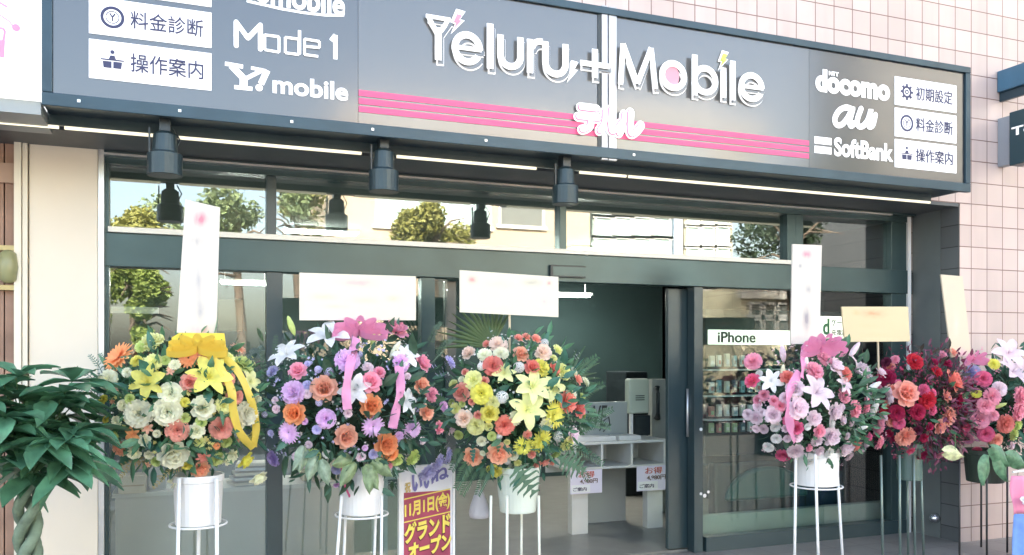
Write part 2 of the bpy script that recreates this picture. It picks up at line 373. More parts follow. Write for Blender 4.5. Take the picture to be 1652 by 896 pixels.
def price_card(px0, px1, py0, py1, lab):
    a, b_ = P(px0, py1, dp-.02), P(px1, py0, dp-.02); y = dp-.02
    t = thing('notice_card', lab, 'card', (a.x, y, a.z), 'printed notice cards taped to the desk legs')
    MB().box((a.x, y-.004, a.z), (b_.x, y, b_.z)).build('card', mat('card_lilac', (.72,.68,.78), .5), t)
    w_, h = b_.x-a.x, b_.z-a.z
    m_ = MB(); m_.box((a.x+.01, y-.006, a.z+.01), (a.x+w_*.62, y-.0042, a.z+h*.38)); m_.build('white_field', M_white, t)
    text_on('print', 'お得', a.x+w_*.25, a.x+w_*.75, a.z+h*.68, a.z+h*.94, y-.006, mat('print_red', (.5,.1,.07)), t, .01)
    text_on('print', '4,980円', a.x+w_*.3, a.x+w_*.85, a.z+h*.42, a.z+h*.62, y-.006, mat('print_brown', (.16,.1,.08)), t, .02)
    text_on('print', 'ご案内', a.x+w_*.08, a.x+w_*.5, a.z+h*.12, a.z+h*.28, y-.0075, mat('print_dark', (.05,.05,.1)), t, .01)
price_card(920, 971, 757, 798, 'small lilac notice card on the left leg of the desk')
price_card(1027, 1081, 750, 793, 'small lilac notice card on the right leg of the desk')
# dispenser on a post, board with handwriting, handset
dy = 1.3
a, b_ = P(1015, 668, dy), P(1048, 611, dy)
dsp = thing('wall_dispenser', 'pale green rounded dispenser box standing at the back of the desk', 'dispenser', (a.x, dy, zt))
MB().box((a.x, dy, a.z), (b_.x, dy+.1, b_.z)).build('case', mat('pale_green', (.45,.52,.44), .4), dsp, bevel=.02)
m_ = MB(); 
for i in range(3): m_.box((a.x+.07, dy-.006, a.z+.13+i*.02), (b_.x-.06, dy-.001, a.z+.14+i*.02))
m_.build('label', mat('dk', (.05,.07,.07)), dsp)
MB().box((a.x+.03, dy+.03, zt), (a.x+.06, dy+.06, a.z-.001)).build('stand', M_white, dsp)
MB().box((a.x+.08, dy+.02, zt), (b_.x+.02, dy+.08, a.z-.02)).build('base', M_black, dsp)
a, b_ = P(1052, 720, 1.6), P(1080, 612, 1.6)
tag(MB().box((a.x, 1.6, .01), (b_.x+.3, 1.68, b_.z)).build('partition', mat('partition', (.42,.45,.42), .6, var=.06)), 'pale grey partition behind the dispenser beside the door stile', 'partition')
c = P(1061, 650, 1.55)
hs = MB(); hs.tube([(c.x, 1.56, c.z+.16), (c.x-.015, 1.52, c.z+.1), (c.x-.015, 1.52, c.z-.1), (c.x, 1.56, c.z-.16)], [.03,.018,.018,.034], 10)
tag(hs.build('telephone_handset', M_black, None, True), 'black telephone handset hanging on the pale partition', 'telephone')
a, b_ = P(938, 705, 1.25), P(1012, 648, 1.25)
bd = thing('message_board', 'grey board with dark handwriting leaning behind the desk', 'board', (a.x, 1.25, a.z))
MB().box((a.x, 1.25, zt), (b_.x, 1.28, b_.z)).build('panel', mat('board_grey', (.3,.33,.32), .6), bd)
text_on('handwriting', 'WE', P(948,690,1.24).x, P(980,690,1.24).x, P(950,690,1.24).z, P(950,655,1.24).z, 1.245, mat('ink', (.03,.03,.03)), bd, 0, .25)
c = P(975, 685, 1.24)
MB().tube([(c.x-.05,1.243,c.z-.06),(c.x,1.243,c.z+.04),(c.x+.05,1.243,c.z+.07),(c.x+.06,1.243,c.z),(c.x-.01,1.243,c.z-.07)], .005, 6).build('scribble', MATS['ink'], bd)
tag(MB().box((X(1010,2.6), 2.6, .01), (X(1045,2.6), 3.1, Zl(1030,600,2.6))).build('dark_cabinet', M_black, None, bevel=.01), 'tall dark cabinet behind the pale dispenser', 'cabinet')

# left window interior: counter, boxes, papers
cy = .5
a, b_ = P(186, 780, cy), P(300, 780, cy)
ct = thing('counter', 'grey beige counter behind the leftmost lower window', 'counter', (a.x, cy, 0))
MB().box((a.x, cy, .01), (X(560,cy), cy+.5, Zl(250, 800, cy))).build('body', mat('counter_beige', (.52,.49,.44), .5, var=.08, vscale=2), ct)
MB().box((a.x-.02, cy-.02, Zl(250,800,cy)+.001), (X(560,cy), cy+.52, Zl(250,800,cy)+.03)).build('worktop', mat('worktop', (.6,.58,.53), .4), ct)
zc = Zl(250,800,cy)+.031
def carton(px0, px1, h, y, lab, col):
    t = thing('carton', lab, 'box', (X(px0,y), y, zc), 'boxes on the counter in the left window')
    MB().box((X(px0,y), y, zc), (X(px1,y), y+.22, zc+h)).build('box', mat('carton%.2f' % col[0], col, .6, var=.05), t, bevel=.003)
    MB().box((X(px0,y)+.01, y-.002, zc+h*.42), (X(px1,y)-.01, y-.0005, zc+h*.5)).build('tape', mat('tape', (.4,.3,.18), .4), t)
carton(190, 235, .12, .45, 'cream carton at the left end of the window counter', (.62,.52,.38))
carton(240, 268, .2, .6, 'grey carton standing beside the cream one on the window counter', (.35,.35,.33))
carton(196, 262, .3, .8, 'large grey green carton at the back of the window counter', (.24,.28,.26))
for k in range(5):
    px = 372+k*3
    m_ = MB(); c = P(px, 770, .52); m_.box((c.x, .55, zc+.002+k*.035), (c.x+.24, .75, zc+.022+k*.035), rz=.25-.1*k)
    tag(m_.build('booklet', mat('booklet%d' % (k%2), ((.7,.62,.48),(.62,.62,.6))[k%2], .5)), ('lowest','second lowest','middle','second highest','topmost')[k]+' booklet of the pile behind the yellow flower stand', 'booklet')
for k,(a_,b__,h,col) in enumerate(((488,505,.3,(.6,.5,.34)),(508,530,.22,(.66,.56,.42)),(530,548,.34,(.5,.4,.26)))):
    tag(MB().box((X(a_,.6), .6, zc), (X(b__,.6), .8, zc+h)).build('cosmetic_box', mat('goods%d'%k, col, .5), None, bevel=.006), ('left tan box behind the pink flower stand','low cream box behind the pink flower stand','tall ochre box behind the pink flower stand')[k], 'box', 'tan boxes behind the pink flower stand')
a, b_ = P(352, 534, .9), P(392, 484, .9)
tag(MB().box((a.x, .9, a.z), (b_.x, .94, b_.z)).build('notice_board', mat('cream_board', (.55,.53,.42), .6), None, bevel=.004), 'cream notice board hanging inside beside the left white card', 'board')
a, b_ = P(173, 505, .3), P(256, 496, .3)
tag(MB().box((a.x, .3, a.z), (b_.x, .33, b_.z)).build('shelf', mat('shelf_cream', (.7,.68,.55), .5)), 'thin pale shelf across the leftmost lower window', 'shelf')
a, b_ = P(616, 773, .4), P(660, 766, .4)
st = thing('side_table', 'low white table seen inside between pink stand and poster', 'table', (a.x, .4, 0))
MB().box((a.x, .4, b_.z-.03), (b_.x+.2, .9, b_.z)).build('table_top', M_white, st)
for xx in (a.x+.02, b_.x+.15):
    for yy in (.42, .86): MB().box((xx, yy, .01), (xx+.03, yy+.03, b_.z-.031)).build('leg', M_white, st)

# right window interior: signs, goods rack, sofa, low wall
sy = .3
def sign_board(px0, px1, pyt, pyb, Y, lab, name='shelf_sign'):
    a, b_ = P(px0, pyb, Y), P(px1, pyt*0+pyb, Y); zt_ = P(px0, pyt, Y).z
    t = thing(name, lab, 'sign', (a.x, Y, a.z))
    MB().box((a.x, Y, a.z), (b_.x, Y+.03, zt_)).build('panel', mat('sign_reflection_glow', (.75,.75,.62), .5, emit=(1,.98,.8), es=.2), t)  # panel emission stands for the bright cream reflection here
    return t, a.x, b_.x, a.z, zt_
t, xa, xb, za, zb = sign_board(1145, 1275, 532, 556, sy, 'white shelf sign reading iPhone inside the right window')
M_ink = mat('sign_ink', (.02,.02,.025), .5)
text_on('lettering', 'iPhone', X(1158,sy), X(1218,sy), za+.02, zb-.02, sy-.004, M_ink, t, .02)
t, xa, xb, za, zb = sign_board(1318, 1375, 508, 548, sy, 'white framed shelf sign with a green letter d behind the cards')
text_on('lettering', 'd', X(1328,sy), X(1337,sy), za+.05, zb-.04, sy-.004, mat('green_ink', (.05,.25,.08)), t, .03)
text_on('lettering', 'ケース', X(1341,sy), X(1366,sy), za+(zb-za)*.55, zb-.035, sy-.004, M_ink, t, .01)
text_on('lettering', '充電器', X(1341,sy), X(1366,sy), za+.04, za+(zb-za)*.42, sy-.004, M_ink, t, .01)
m_ = MB(); m_.box((xa, sy-.006, zb-.012), (xb, sy-.001, zb)); m_.box((xa, sy-.006, za), (xb, sy-.001, za+.012)); m_.build('edge_line', M_ink, t)
rk = thing('goods_rack', 'dark wall rack for phone goods inside the right window', 'rack', (X(1140,.55), .55, 0))
MB().box((X(1138,.6), .6, .7), (X(1440,.6), .64, Zl(1200,500,.6))).build('panel', mat('rack_dark', (.02,.04,.045), .6), rk)
for py in (598, 640, 678): zz = Zl(1180, py, .5); MB().box((X(1138,.5), .46, zz), (X(1300,.5), .6, zz+.012)).build('shelf', M_white, rk)
cols = [(.7,.72,.7),(.3,.5,.55),(.75,.7,.6),(.6,.25,.22),(.12,.2,.24),(.8,.8,.8),(.5,.6,.35)]
words = ('white','teal','cream','red','navy','silvery','olive')
rown = ('top','middle','lower','bottom')
coln = ('first','second','third','fourth','fifth','sixth','seventh')
for r, (py, hh) in enumerate(((594,.12),(636,.12),(674,.11),(700,.09))):
    for k in range(7):
        ci = random.randrange(7); px = 1146+k*12.5; c = P(px, py, .47); c.z = Zl(1180, py, .47)+.014
        w_ = random.uniform(.035,.05); h_ = hh*random.uniform(.7,1)
        t = thing('packaged_case', '%s package, %s from the left in the %s row of the goods rack' % (words[ci], coln[k], rown[r]), 'package', (c.x, .47, c.z), 'phone goods on the rack')
        MB().box((c.x, .47, c.z), (c.x+w_, .5, c.z+h_)).build('pack', mat('pack%d'%ci, cols[ci], .4), t)
        MB().box((c.x+.008, .467, c.z+h_*.2), (c.x+w_-.008, .4695, c.z+h_*.55)).build('print', mat('packp%d'%((ci+3)%7), cols[(ci+3)%7], .4), t)
sf = thing('sofa', 'dark teal sofa with curved back behind the pink flower stand', 'sofa', (X(1230,.5), .8, 0))
M_sofa = mat('teal_leather', (.008,.03,.035), .35, var=.15)
c0, c1 = P(1168, 800, .5), P(1300, 800, .5)
pts = []
for i in range(15):
    a_ = math.pi*(1-i/14); pts.append((c0.x+(c1.x-c0.x)*(.5+.5*math.cos(a_)), .45, c0.z-.05+math.sin(a_)*.30))
m_ = MB(); m_.prism(pts, (0,.16,0)); m_.build('backrest', mat('teal_back', (.035,.13,.12), .3), sf, bevel=.03)
MB().box((c0.x-.1, .62, .3), (c1.x+.5, 1.3, .62)).build('seat', M_sofa, sf, bevel=.04)
MB().box((c0.x-.1, .5, .05), (c1.x+.5, .62, c0.z+.3)).build('back', M_sofa, sf, bevel=.03)
lw = MB(); lw.box((X(1134,.25), .25, .01), (X(1440,.25), .33, Zl(1200, 828, .25)))
tag(lw.build('low_wall', mat('low_wall', (.40,.43,.38), .6, var=.15, vscale=2)), 'low grey green wall panel at the bottom of the right window', 'low wall')

# ------------------------------------------------------------ signboard
sb = thing('shop_signboard', 'long dark shop signboard with white Teluru+Mobile logo over the shop front', 'signboard', (3, YS, 3))
def SP(px, py, Y=YS): return P(px, py, Y)
SX0, SX1 = SP(68,100).x, SP(1563,100).x
SZ0, SZ1 = SP(1561,311).z, SP(1563,110).z
print('sign', SX0, SX1, SZ0, SZ1)
def gloss(name, col, r=.12, spec=.8):
    m = mat(name, col, r, 0, spec, var=.06, vscale=1.2); m.node_tree.nodes['Principled BSDF'].inputs['Coat Weight'].default_value = 1; m.node_tree.nodes['Principled BSDF'].inputs['Coat IOR'].default_value = 1.62
    m.node_tree.nodes['Principled BSDF'].inputs['Coat Roughness'].default_value = .28
    return m
M_p1 = gloss('sign_panel_dark', (.010,.013,.016)); M_p2 = gloss('sign_panel_grey', (.040,.043,.044))
M_sw = mat('sign_white', (.85,.85,.85), .35, emit=(1,1,1), es=.06); M_pink = mat('stripe_pink', (.70,.085,.22), .4)
M_sf = mat('sign_frame', (.03,.06,.08), .35, .3, var=.15, vscale=4)
MB().box((SX0, YS+.02, SZ0+.02), (SX1-.004, YW-.003, SZ1-.02)).build('casing', M_sf, sb)
fr = MB(); th = .05
fr.box((SX0, YS-.02, SZ1-th), (SX1, YS+.019, SZ1)); fr.box((SX0, YS-.02, SZ0), (SX1, YS+.019, SZ0+th+.02))
fr.box((SX1-th, YS-.019, SZ0+th+.021), (SX1, YS+.019, SZ1-th-.001)); fr.box((SX0, YS-.019, SZ0+th+.021), (SX0+th, YS+.019, SZ1-th-.001))
fr.build('frame', M_sf, sb, bevel=.004)
XA, XB = SP(578,160).x, SP(1305,240).x
MB().box((SX0+th+.001, YS, SZ0+.06), (XA-.002, YS+.019, SZ1-.051)).build('dark_panel', M_p1, sb)
MB().box((XB+.002, YS, SZ0+.06), (SX1-th-.001, YS+.019, SZ1-.051)).build('dark_panel', M_p1, sb)
xm0, xm1 = SP(964,130).x, SP(994,130).x
MB().box((XA, YS, SZ0+.06), (xm0, YS+.019, SZ1-.051)).build('grey_panel', M_p2, sb)
MB().box((xm1, YS, SZ0+.06), (XB, YS+.019, SZ1-.051)).build('grey_panel', M_p2, sb)
jn = MB(); xa = SP(969,130).x; jn.box((xa+.003, YS-.012, SZ0-.01), (SP(979,130).x, YS+.019, SZ1+.01)); jn.box((SP(981,130).x, YS-.012, SZ0-.01), (xm1-.002, YS+.019, SZ1+.01)); jn.build('joint_post', mat('joint_alu', (.42,.43,.46), .35, .4), sb)
MB().box((xm0, YS-.006, SZ0+.06), (xa, YS+.019, SZ1-.051)).build('joint_seam', M_black, sb)
# stripes
zt_ = (SP(578,142).z+SP(1305,227).z)/2; zb_ = (SP(578,181).z+SP(1305,256).z)/2; hh = (zt_-zb_)
for i in range(3):
    z0 = zb_+hh*(i*.345); s_ = MB()
    s_.box((XA+.002, YS-.004, z0), (xm0-.002, YS-.0005, z0+hh*.26)); s_.box((xm1+.001, YS-.004, z0), (XB-.002, YS-.0005, z0+hh*.26)); s_.build('pink_stripe', M_pink, sb)
# logo strokes
class Stroke:
    """white letter strokes made of bars and arcs in the sign plane; every stroke a hair further forward than the last"""
    def __init__(s, y): s.mb = MB(); s.y = y; s.k = 0
    def ybox(s): s.k += 1; return s.y-.0004*s.k
    def bar(s, a, b, w, cut=None):
        a = Vector((a[0],0,a[1])); b = Vector((b[0],0,b[1])); d = (b-a).normalized(); n = Vector((-d.z,0,d.x))*w/2; y = s.ybox()
        s.mb.prism([Vector((p.x,y,p.z)) for p in (a-n, b-n, b+n, a+n)], (0,.006,0))
    def arc(s, c, rx, rz, a0, a1, w, n=28):
        y = s.ybox(); full = abs(abs(a1-a0)-360) < .1
        def pt(a, k): return Vector((c[0]+(rx+k)*math.cos(a), y, c[1]+(rz+k)*math.sin(a)))
        bm = s.mb.bm; R = []
        for i in range(n+(0 if full else 1)):
            a = math.radians(a0+(a1-a0)*i/n)
            R.append([bm.verts.new(pt(a, -w/2)), bm.verts.new(pt(a, w/2)), bm.verts.new(pt(a, w/2)+Vector((0,.006,0))), bm.verts.new(pt(a, -w/2)+Vector((0,.006,0)))])
        m = len(R)
        for i in range(m if full else m-1):
            A, B = R[i], R[(i+1)%m]
            for k in range(4): bm.faces.new([A[k], A[(k+1)%4], B[(k+1)%4], B[k]])
        if not full: bm.faces.new(R[0]); bm.faces.new(R[-1][::-1])
    def poly(s, pts):
        y = s.ybox(); s.mb.prism([Vector((p[0],y,p[1])) for p in pts], (0,.006,0))
def L(px, py): v = SP(px, py); return (v.x, v.z)
def logo(st, w, dx=0, dz=0, grow=0):
    def l(px, py): a = L(px, py); return (a[0]+dx, a[1]+dz)
    W = w+2*grow
    def vbar(px, pyt, pyb):
        a, b = l(px, pyb), l(px, pyt); st.bar((a[0], a[1]-grow), (a[0], b[1]+grow), W)
    def ring(px0, px1, pyc, hh_, a0=0, a1=360):
        c = l((px0+px1)/2, pyc); r = (l(px1,pyc)[0]-l(px0,pyc)[0])/2-w/2
        st.arc(c, r, hh_-w/2, a0, a1, W); return c, r
    hx = (L(750,53)[1]-L(750,107)[1])/2*.98    # half x-height
    # T drawn like an aerial
    vbar(705, 48, 99)
    A, B_, Cc = l(688, 29), l(722, 33), l(705, 58)
    st.bar((A[0]-.01-grow*.5, A[1]), (B_[0]+.01+grow*.5, A[1]-.003), W*.55)
    st.bar(A, Cc, W*.6); st.bar((B_[0], A[1]), Cc, W*.6)
    c, r = ring(727, 776, 81, hx, 0, 330); st.bar((c[0]-r, c[1]), (c[0]+r+W*.3, c[1]), W*.62)
    vbar(788, 42, 113)
    def u_(a, b, pyt, pyb, right_full=True):
        xa_, xb_ = l(a, pyb)[0]+w/2, l(b, pyb)[0]-w/2; zb2 = l((a+b)/2, pyb)[1]; zt2 = l((a+b)/2, pyt)[1]; r_ = (xb_-xa_)/2; zc_ = zb2+r_+w/2
        st.arc(((xa_+xb_)/2, zc_), r_, r_, 180, 360, W); st.bar((xa_, zc_), (xa_, zt2+grow), W); st.bar((xb_, zc_), (xb_, zt2+grow), W)
    u_(800, 841, 62, 115)
    vbar(852, 67, 120); c = l(868, 80); st.arc((c[0]+.004, c[1]-.02), .06, .06, 80, 170, W*.9, 10)
    u_(872, 913, 73, 127)
    a, b = l(933, 104), l(979, 110); st.bar((a[0]-grow, a[1]), (b[0]+grow, a[1]), W*.8); vbar(956, 83, 128)
    # M
    m1, m2, m3, m4, m5 = l(997,137), l(1001,74), l(1024,144), l(1046,82), l(1053,147)
    zt3, zb3 = (m2[1]+m4[1])/2, (m1[1]+m5[1])/2
    st.bar((m1[0], zb3-grow), (m2[0], zt3+grow), W*.85); st.bar((m2[0], zt3+grow), (m3[0], zb3+.02-grow), W*.85); st.bar((m3[0], zb3+.02-grow), (m4[0], zt3+grow), W*.85); st.bar((m4[0], zt3+grow), (m5[0], zb3-grow), W*.85)
    hx2 = (L(1081,101)[1]-L(1081,149)[1])/2
    ring(1060, 1103, 125, hx2)
    ring(1112, 1153, 132.5, hx2); vbar(1116, 92, 156)
    vbar(1162, 113, 160); vbar(1177, 102, 164)
    c, r = ring(1187, 1227, 143.5, hx2, 0, 330); st.bar((c[0]-r, c[1]), (c[0]+r+W*.3, c[1]), W*.62)
LW = .038
st = Stroke(YS-.001); logo(st, LW, .02, -.02, .0055); st.mb.build('logo_outline', M_sw, sb)
st = Stroke(YS-.016); logo(st, LW, .02, -.02, -.0015); st.mb.build('logo_shadow', M_p2, sb)
st = Stroke(YS-.031); logo(st, LW, 0, 0, .002); st.mb.build('logo_lettering', M_sw, sb)
c = L(1081.5, 125); st = Stroke(YS-.027); st.poly([(c[0]+.053*math.cos(a*math.pi/12), c[1]+.075*math.sin(a*math.pi/12)) for a in range(24)]); st.mb.build('logo_dot', mat('dot_pink', (.75,.3,.38), .4), sb)
def bolt(px0, px1, py0, py1, m, y, name):
    a, b = L(px0, py1), L(px1, py0); w_, h = b[0]-a[0], b[1]-a[1]
    pts = [(.45,1),(1,.95),(.68,.62),(.95,.6),(.12,0),(.38,.42),(.1,.44)]
    st = Stroke(y); st.poly([(a[0]+p[0]*w_, a[1]+p[1]*h) for p in pts]); st.mb.build(name, m, sb)
bolt(723, 750, 18, 56, M_sw, YS-.012, 'bolt_outline'); bolt(729, 744, 26, 48, mat('bolt_pink', (.75,.25,.35), .4), YS-.022, 'bolt')
bolt(911, 932, 100, 134, M_sw, YS-.012, 'bolt'); 
bolt(1155, 1174, 84, 114, M_sw, YS-.012, 'bolt_outline'); bolt(1158, 1171, 89, 109, mat('bolt_lime', (.5,.62,.1), .4), YS-.022, 'bolt')
# kana logo
def ty(*pts): return sum(p for p in pts)/len(pts)
zk0 = (SP(930,212).z+SP(1020,220).z)/2; zk1 = (SP(930,170).z+SP(1010,176).z)/2
xk0, xk1 = SP(927,190).x, SP(1030,190).x
def smooth_(pts, w_, n=7, yy=YS-.002, m=None, nm='lettering', conv=None):
    P2 = [Vector((*(conv or L)(*p), 0)) for p in pts]; path = []
    for i in range(len(P2)-1):
        p0 = P2[max(i-1,0)]; p1 = P2[i]; p2 = P2[i+1]; p3 = P2[min(i+2,len(P2)-1)]
        for k in range(n):
            t = k/n; path.append(.5*((2*p1)+(p2-p0)*t+(2*p0-5*p1+4*p2-p3)*t*t+(3*p1-p0-3*p2+p3)*t**3))
    path.append(P2[-1]); mb = MB(); m_pts = len(path)
    L_, R_ = [], []
    for i, p in enumerate(path):
        d = (path[min(i+1,m_pts-1)]-path[max(i-1,0)]).normalized(); nn = Vector((-d.y, d.x, 0))*w_/2
        L_.append(p-nn); R_.append(p+nn)
    def cap(c, d, sg):     # rounded ends
        b = math.atan2(d.y, d.x); return [c+Vector((math.cos(b+sg*a), math.sin(b+sg*a), 0))*w_/2 for a in (1.2,.6,0,-.6,-1.2)]
    d0 = (path[0]-path[1]).normalized(); d1 = (path[-1]-path[-2]).normalized()
    # body as quads, caps as fans
    prev = None; bm = mb.bm
    def V3(v, y): return bm.verts.new((v.x, y, v.y))
    for a, b in zip(L_, R_):
        cur = [V3(a,yy-.006), V3(b,yy-.006), V3(b,yy), V3(a,yy)]
        if prev:
            for k in range(4): bm.faces.new([prev[k], prev[(k+1)%4], cur[(k+1)%4], cur[k]])
        prev = cur
    for c, d, e0, e1 in ((path[0], d0, L_[0], R_[0]), (path[-1], d1, R_[-1], L_[-1])):
        ring = [e0]+sorted(cap(c, d, 1), key=lambda v: (v-e0).length)+[e1]
        bm.faces.new([V3(v, yy-.006) for v in ring])
    return mb.build(nm, m or M_sw, sb)
def kana(w_, yy, m, nm):
    # te, ru, ru in rounded strokes
    k = 0
    for st_ in ([(934,175),(960,178)], [(930,190),(963,193)], [(949,192),(949,203),(943,209),(936,211)],
                [(973,182),(972,199),(964,213)], [(983,178),(982,200),(984,214),(993,209),(999,200)],
                [(1004,186),(1002,203),(995,217)], [(1014,183),(1013,205),(1015,218),(1024,213),(1031,204)]):
        smooth_(st_, w_, 6, yy-.0004*k, m, nm); k += 1
kana(.064, YS-.014, M_sw, 'kana_outline'); kana(.046, YS-.020, mat('kana_pink', (.7,.22,.36), .4), 'kana_line'); kana(.032, YS-.026, M_sw, 'kana_lettering')
# carrier names, both ends
def stext(name, body, pxl, pxr, bot, top, bold=0, shear=0, sp=1.0, m=None, y=YS-.004):
    return text_on(name, body, SP(pxl,100).x, SP(pxr,100).x, SP(*bot).z, SP(*top).z, y, m or M_sw, sb, bold, shear, spacing=sp)
stext('lettering', 'UQ', 370, 432, (428,5), (430,-32), .04)
stext('lettering', 'mobile', 438, 555, (440,9), (520,-14), .025)
st = Stroke(YS-.002)
pts = [(398,2),(425,8),(455,15),(490,21),(525,25),(555,25)]
for a, b in zip(pts[:-1], pts[1:]): st.bar(L(*a), L(*b), .014)
st.mb.build('swoosh', M_sw, sb)
# Mode 1, thin square strokes
st = Stroke(YS-.002)
def poly_(pts, w_):
    for a, b in zip(pts[:-1], pts[1:]): st.bar(L(*a), L(*b), w_)
poly_([(381,74),(381,36),(400,62),(420,41),(420,80)], .026)
for a in ((381,74),(381,36),(400,62),(420,41),(420,80)):
    c = L(*a); st.poly([(c[0]+.013*math.cos(k*math.pi/5), c[1]+.013*math.sin(k*math.pi/5)) for k in range(10)])
poly_([(427,57),(450,60),(450,85),(427,81),(427,56)], .014)
poly_([(460,61),(482,64),(482,89),(460,86),(460,61)], .014); poly_([(483,50),(483,88)], .017)
poly_([(513,92),(491,89),(491,64),(515,68),(515,78),(491,76)], .014)
st.mb.build('lettering', M_sw, sb); st = Stroke(YS-.002)
poly_([(534,66),(541,57),(541,96)], .024)
st.mb.build('lettering', M_sw, sb)
# Y! with slab serifs
st = Stroke(YS-.002)
poly_([(363,103),(392,108)], .022); poly_([(373,106),(394,128)], .036); poly_([(423,114),(395,128)], .022); poly_([(405,110),(425,114)], .018)
poly_([(393,126),(393,143)], .042); poly_([(378,141),(407,144)], .022)
poly_([(431,114),(421,136)], .034); c = L(418,142); st.poly([(c[0]+.02*math.cos(k*math.pi/6), c[1]+.02*math.sin(k*math.pi/6)) for k in range(12)])
st.mb.build('lettering', M_sw, sb)
stext('lettering', 'mobile', 441, 560, (442,150), (520,131), .025)
stext('lettering', 'döcomo'.replace('ö','o'), 1317, 1433, (1320,146), (1330,115), .05)
stext('lettering', 'NTT', 1337, 1352, (1340,122), (1340,116), .03)
smooth_([(1374,177),(1364,174),(1353,179),(1346,192),(1349,202),(1358,201),(1367,190),(1375,175),(1370,196),(1372,204),(1378,199)], .042)
smooth_([(1388,176),(1382,194),(1384,204),(1391,204),(1399,194),(1404,178),(1400,196),(1401,205),(1407,202),(1411,186)], .042, yy=YS-.0035)
st = Stroke(YS-.002)
st.mb.build('lettering', M_sw, sb) if False else None
for k in (226, 241): st = Stroke(YS-.002); poly_([(1314,k),(1341,k+3)], .052); st.mb.build('logo_mark', M_sw, sb)
stext('lettering', 'SoftBank', 1346, 1438, (1347,251), (1347,223), .03)
# white badges
M_bw = mat('badge_white', (.82,.82,.85), .4, emit=(1,1,1), es=.05); M_bi = mat('badge_ink', (.03,.035,.10), .5)
def badge(pxl, pxr, topl, botl, topr, botr, txt, icon):
    x0, x1 = SP(pxl,100).x, SP(pxr,100).x; z1 = (SP(pxl,topl).z+SP(pxr,topr).z)/2; z0 = (SP(pxl,botl).z+SP(pxr,botr).z)/2
    z1 = min(z1, SZ1-.055)
    w_, h = x1-x0, z1-z0
    bdg = MB().box((x0, YS-.006, z0), (x1, YS-.0005, z1)).build('service_badge', M_bw, sb)
    def sub(o): o.parent = bdg; o.matrix_parent_inverse = Matrix.Identity(4)
    # parent has identity transform once its own parent's inverse is counted
    tx = text_on('lettering', txt, x0+w_*.33, x0+w_*.93, z0+h*.27, z0+h*.75, YS-.009, M_bi, None, .007); sub(tx)
    cx, cz, r = x0+w_*.185, z0+h*.5, h*.26
    st = Stroke(YS-.008)
    if icon == 'coin':
        st.arc((cx,cz), r, r, 0, 360, r*.3); st.arc((cx,cz), r*.62, r*.62, 0, 360, r*.08)
        st.bar((cx-r*.25,cz+r*.4),(cx,cz), r*.14); st.bar((cx+r*.25,cz+r*.4),(cx,cz), r*.14); st.bar((cx,cz),(cx,cz-r*.4), r*.14)
    elif icon == 'gear':
        st.arc((cx,cz), r*.68, r*.68, 0, 360, r*.3); st.arc((cx,cz), r*.25, r*.25, 0, 360, r*.16)
        for k in range(8):
            a = k*math.pi/4; st.bar((cx+r*.8*math.cos(a), cz+r*.8*math.sin(a)), (cx+r*1.12*math.cos(a), cz+r*1.12*math.sin(a)), r*.3)
    else:
        st.poly([(cx+r*.2*math.cos(k*math.pi/6), cz+r*.85+r*.2*math.sin(k*math.pi/6)) for k in range(12)])
        st.poly([(cx-r*.32,cz+r*.15),(cx+r*.32,cz+r*.15),(cx+r*.2,cz+r*.5),(cx-r*.2,cz+r*.5)])
        st.poly([(cx-r*1.05,cz),(cx+r*1.05,cz),(cx+r*1.05,cz+r*.13),(cx-r*1.05,cz+r*.13)])
        st.poly([(cx-r*.8,cz-r*.75),(cx-r*.08,cz-r*.75),(cx-r*.08,cz-r*.1),(cx-r*.88,cz-r*.1)])
        st.poly([(cx+r*.08,cz-r*.75),(cx+r*.8,cz-r*.75),(cx+r*.88,cz-r*.1),(cx+r*.08,cz-r*.1)])
    sub(st.mb.build('icon', M_bi, None))
badge(143.6, 341, -68, -12, -42, 9, '初期設定', 'gear')
badge(143.6, 341, -2, 53.6, 18, 78.6, '料金診断', 'coin'); badge(143.6, 341, 62.5, 126, 87.5, 147, '操作案内', 'desk')
badge(1443, 1542, 124, 170, 138.6, 182, '初期設定', 'gear'); badge(1443, 1542, 175, 221, 186.5, 231, '料金診断', 'coin'); badge(1443, 1542, 225, 270, 236, 280, '操作案内', 'desk')
# small bolts under the frame
m_ = MB()
for px in (128, 290, 470, 600, 782, 1020):
    c = SP(px, 200); m_.box((c.x-.008, YS-.026, SZ0+.03), (c.x+.008, YS-.0195, SZ0+.045))
m_.build('screw', M_alu, sb)
# LED line under the sign, lit
yl = -.7
zl = SZ0+.0
zl = P(700, 258, yl).z
lt = MB(); 
led = thing('light_strip', 'long lit strip light under the signboard', 'strip light', (3, yl, zl))
seg = ((-120,95),(104,248),(287,583),(640,865),(935,1010),(1014,1500))
for a, b in seg: MB().box((X(a,yl), yl-.008, zl-.008), (X(b,yl), yl+.008, zl+.008)).build('tube', mat('led', (.8,.8,.7), emit=(1,.88,.62), es=.11), led)
MB().box((X(-120,yl), yl-.014, zl+.0085), (X(1500,yl), yl+.014, SZ0+.04)).build('housing', M_dark, led)
# soffit between sign and shopfront
struct(MB().box((SX0-2, YW-.002, OZ-.03), (JX-.02, -.052, OZ-.0015)).build('soffit', mat('soffit', (.09,.10,.105), .5, var=.1)))
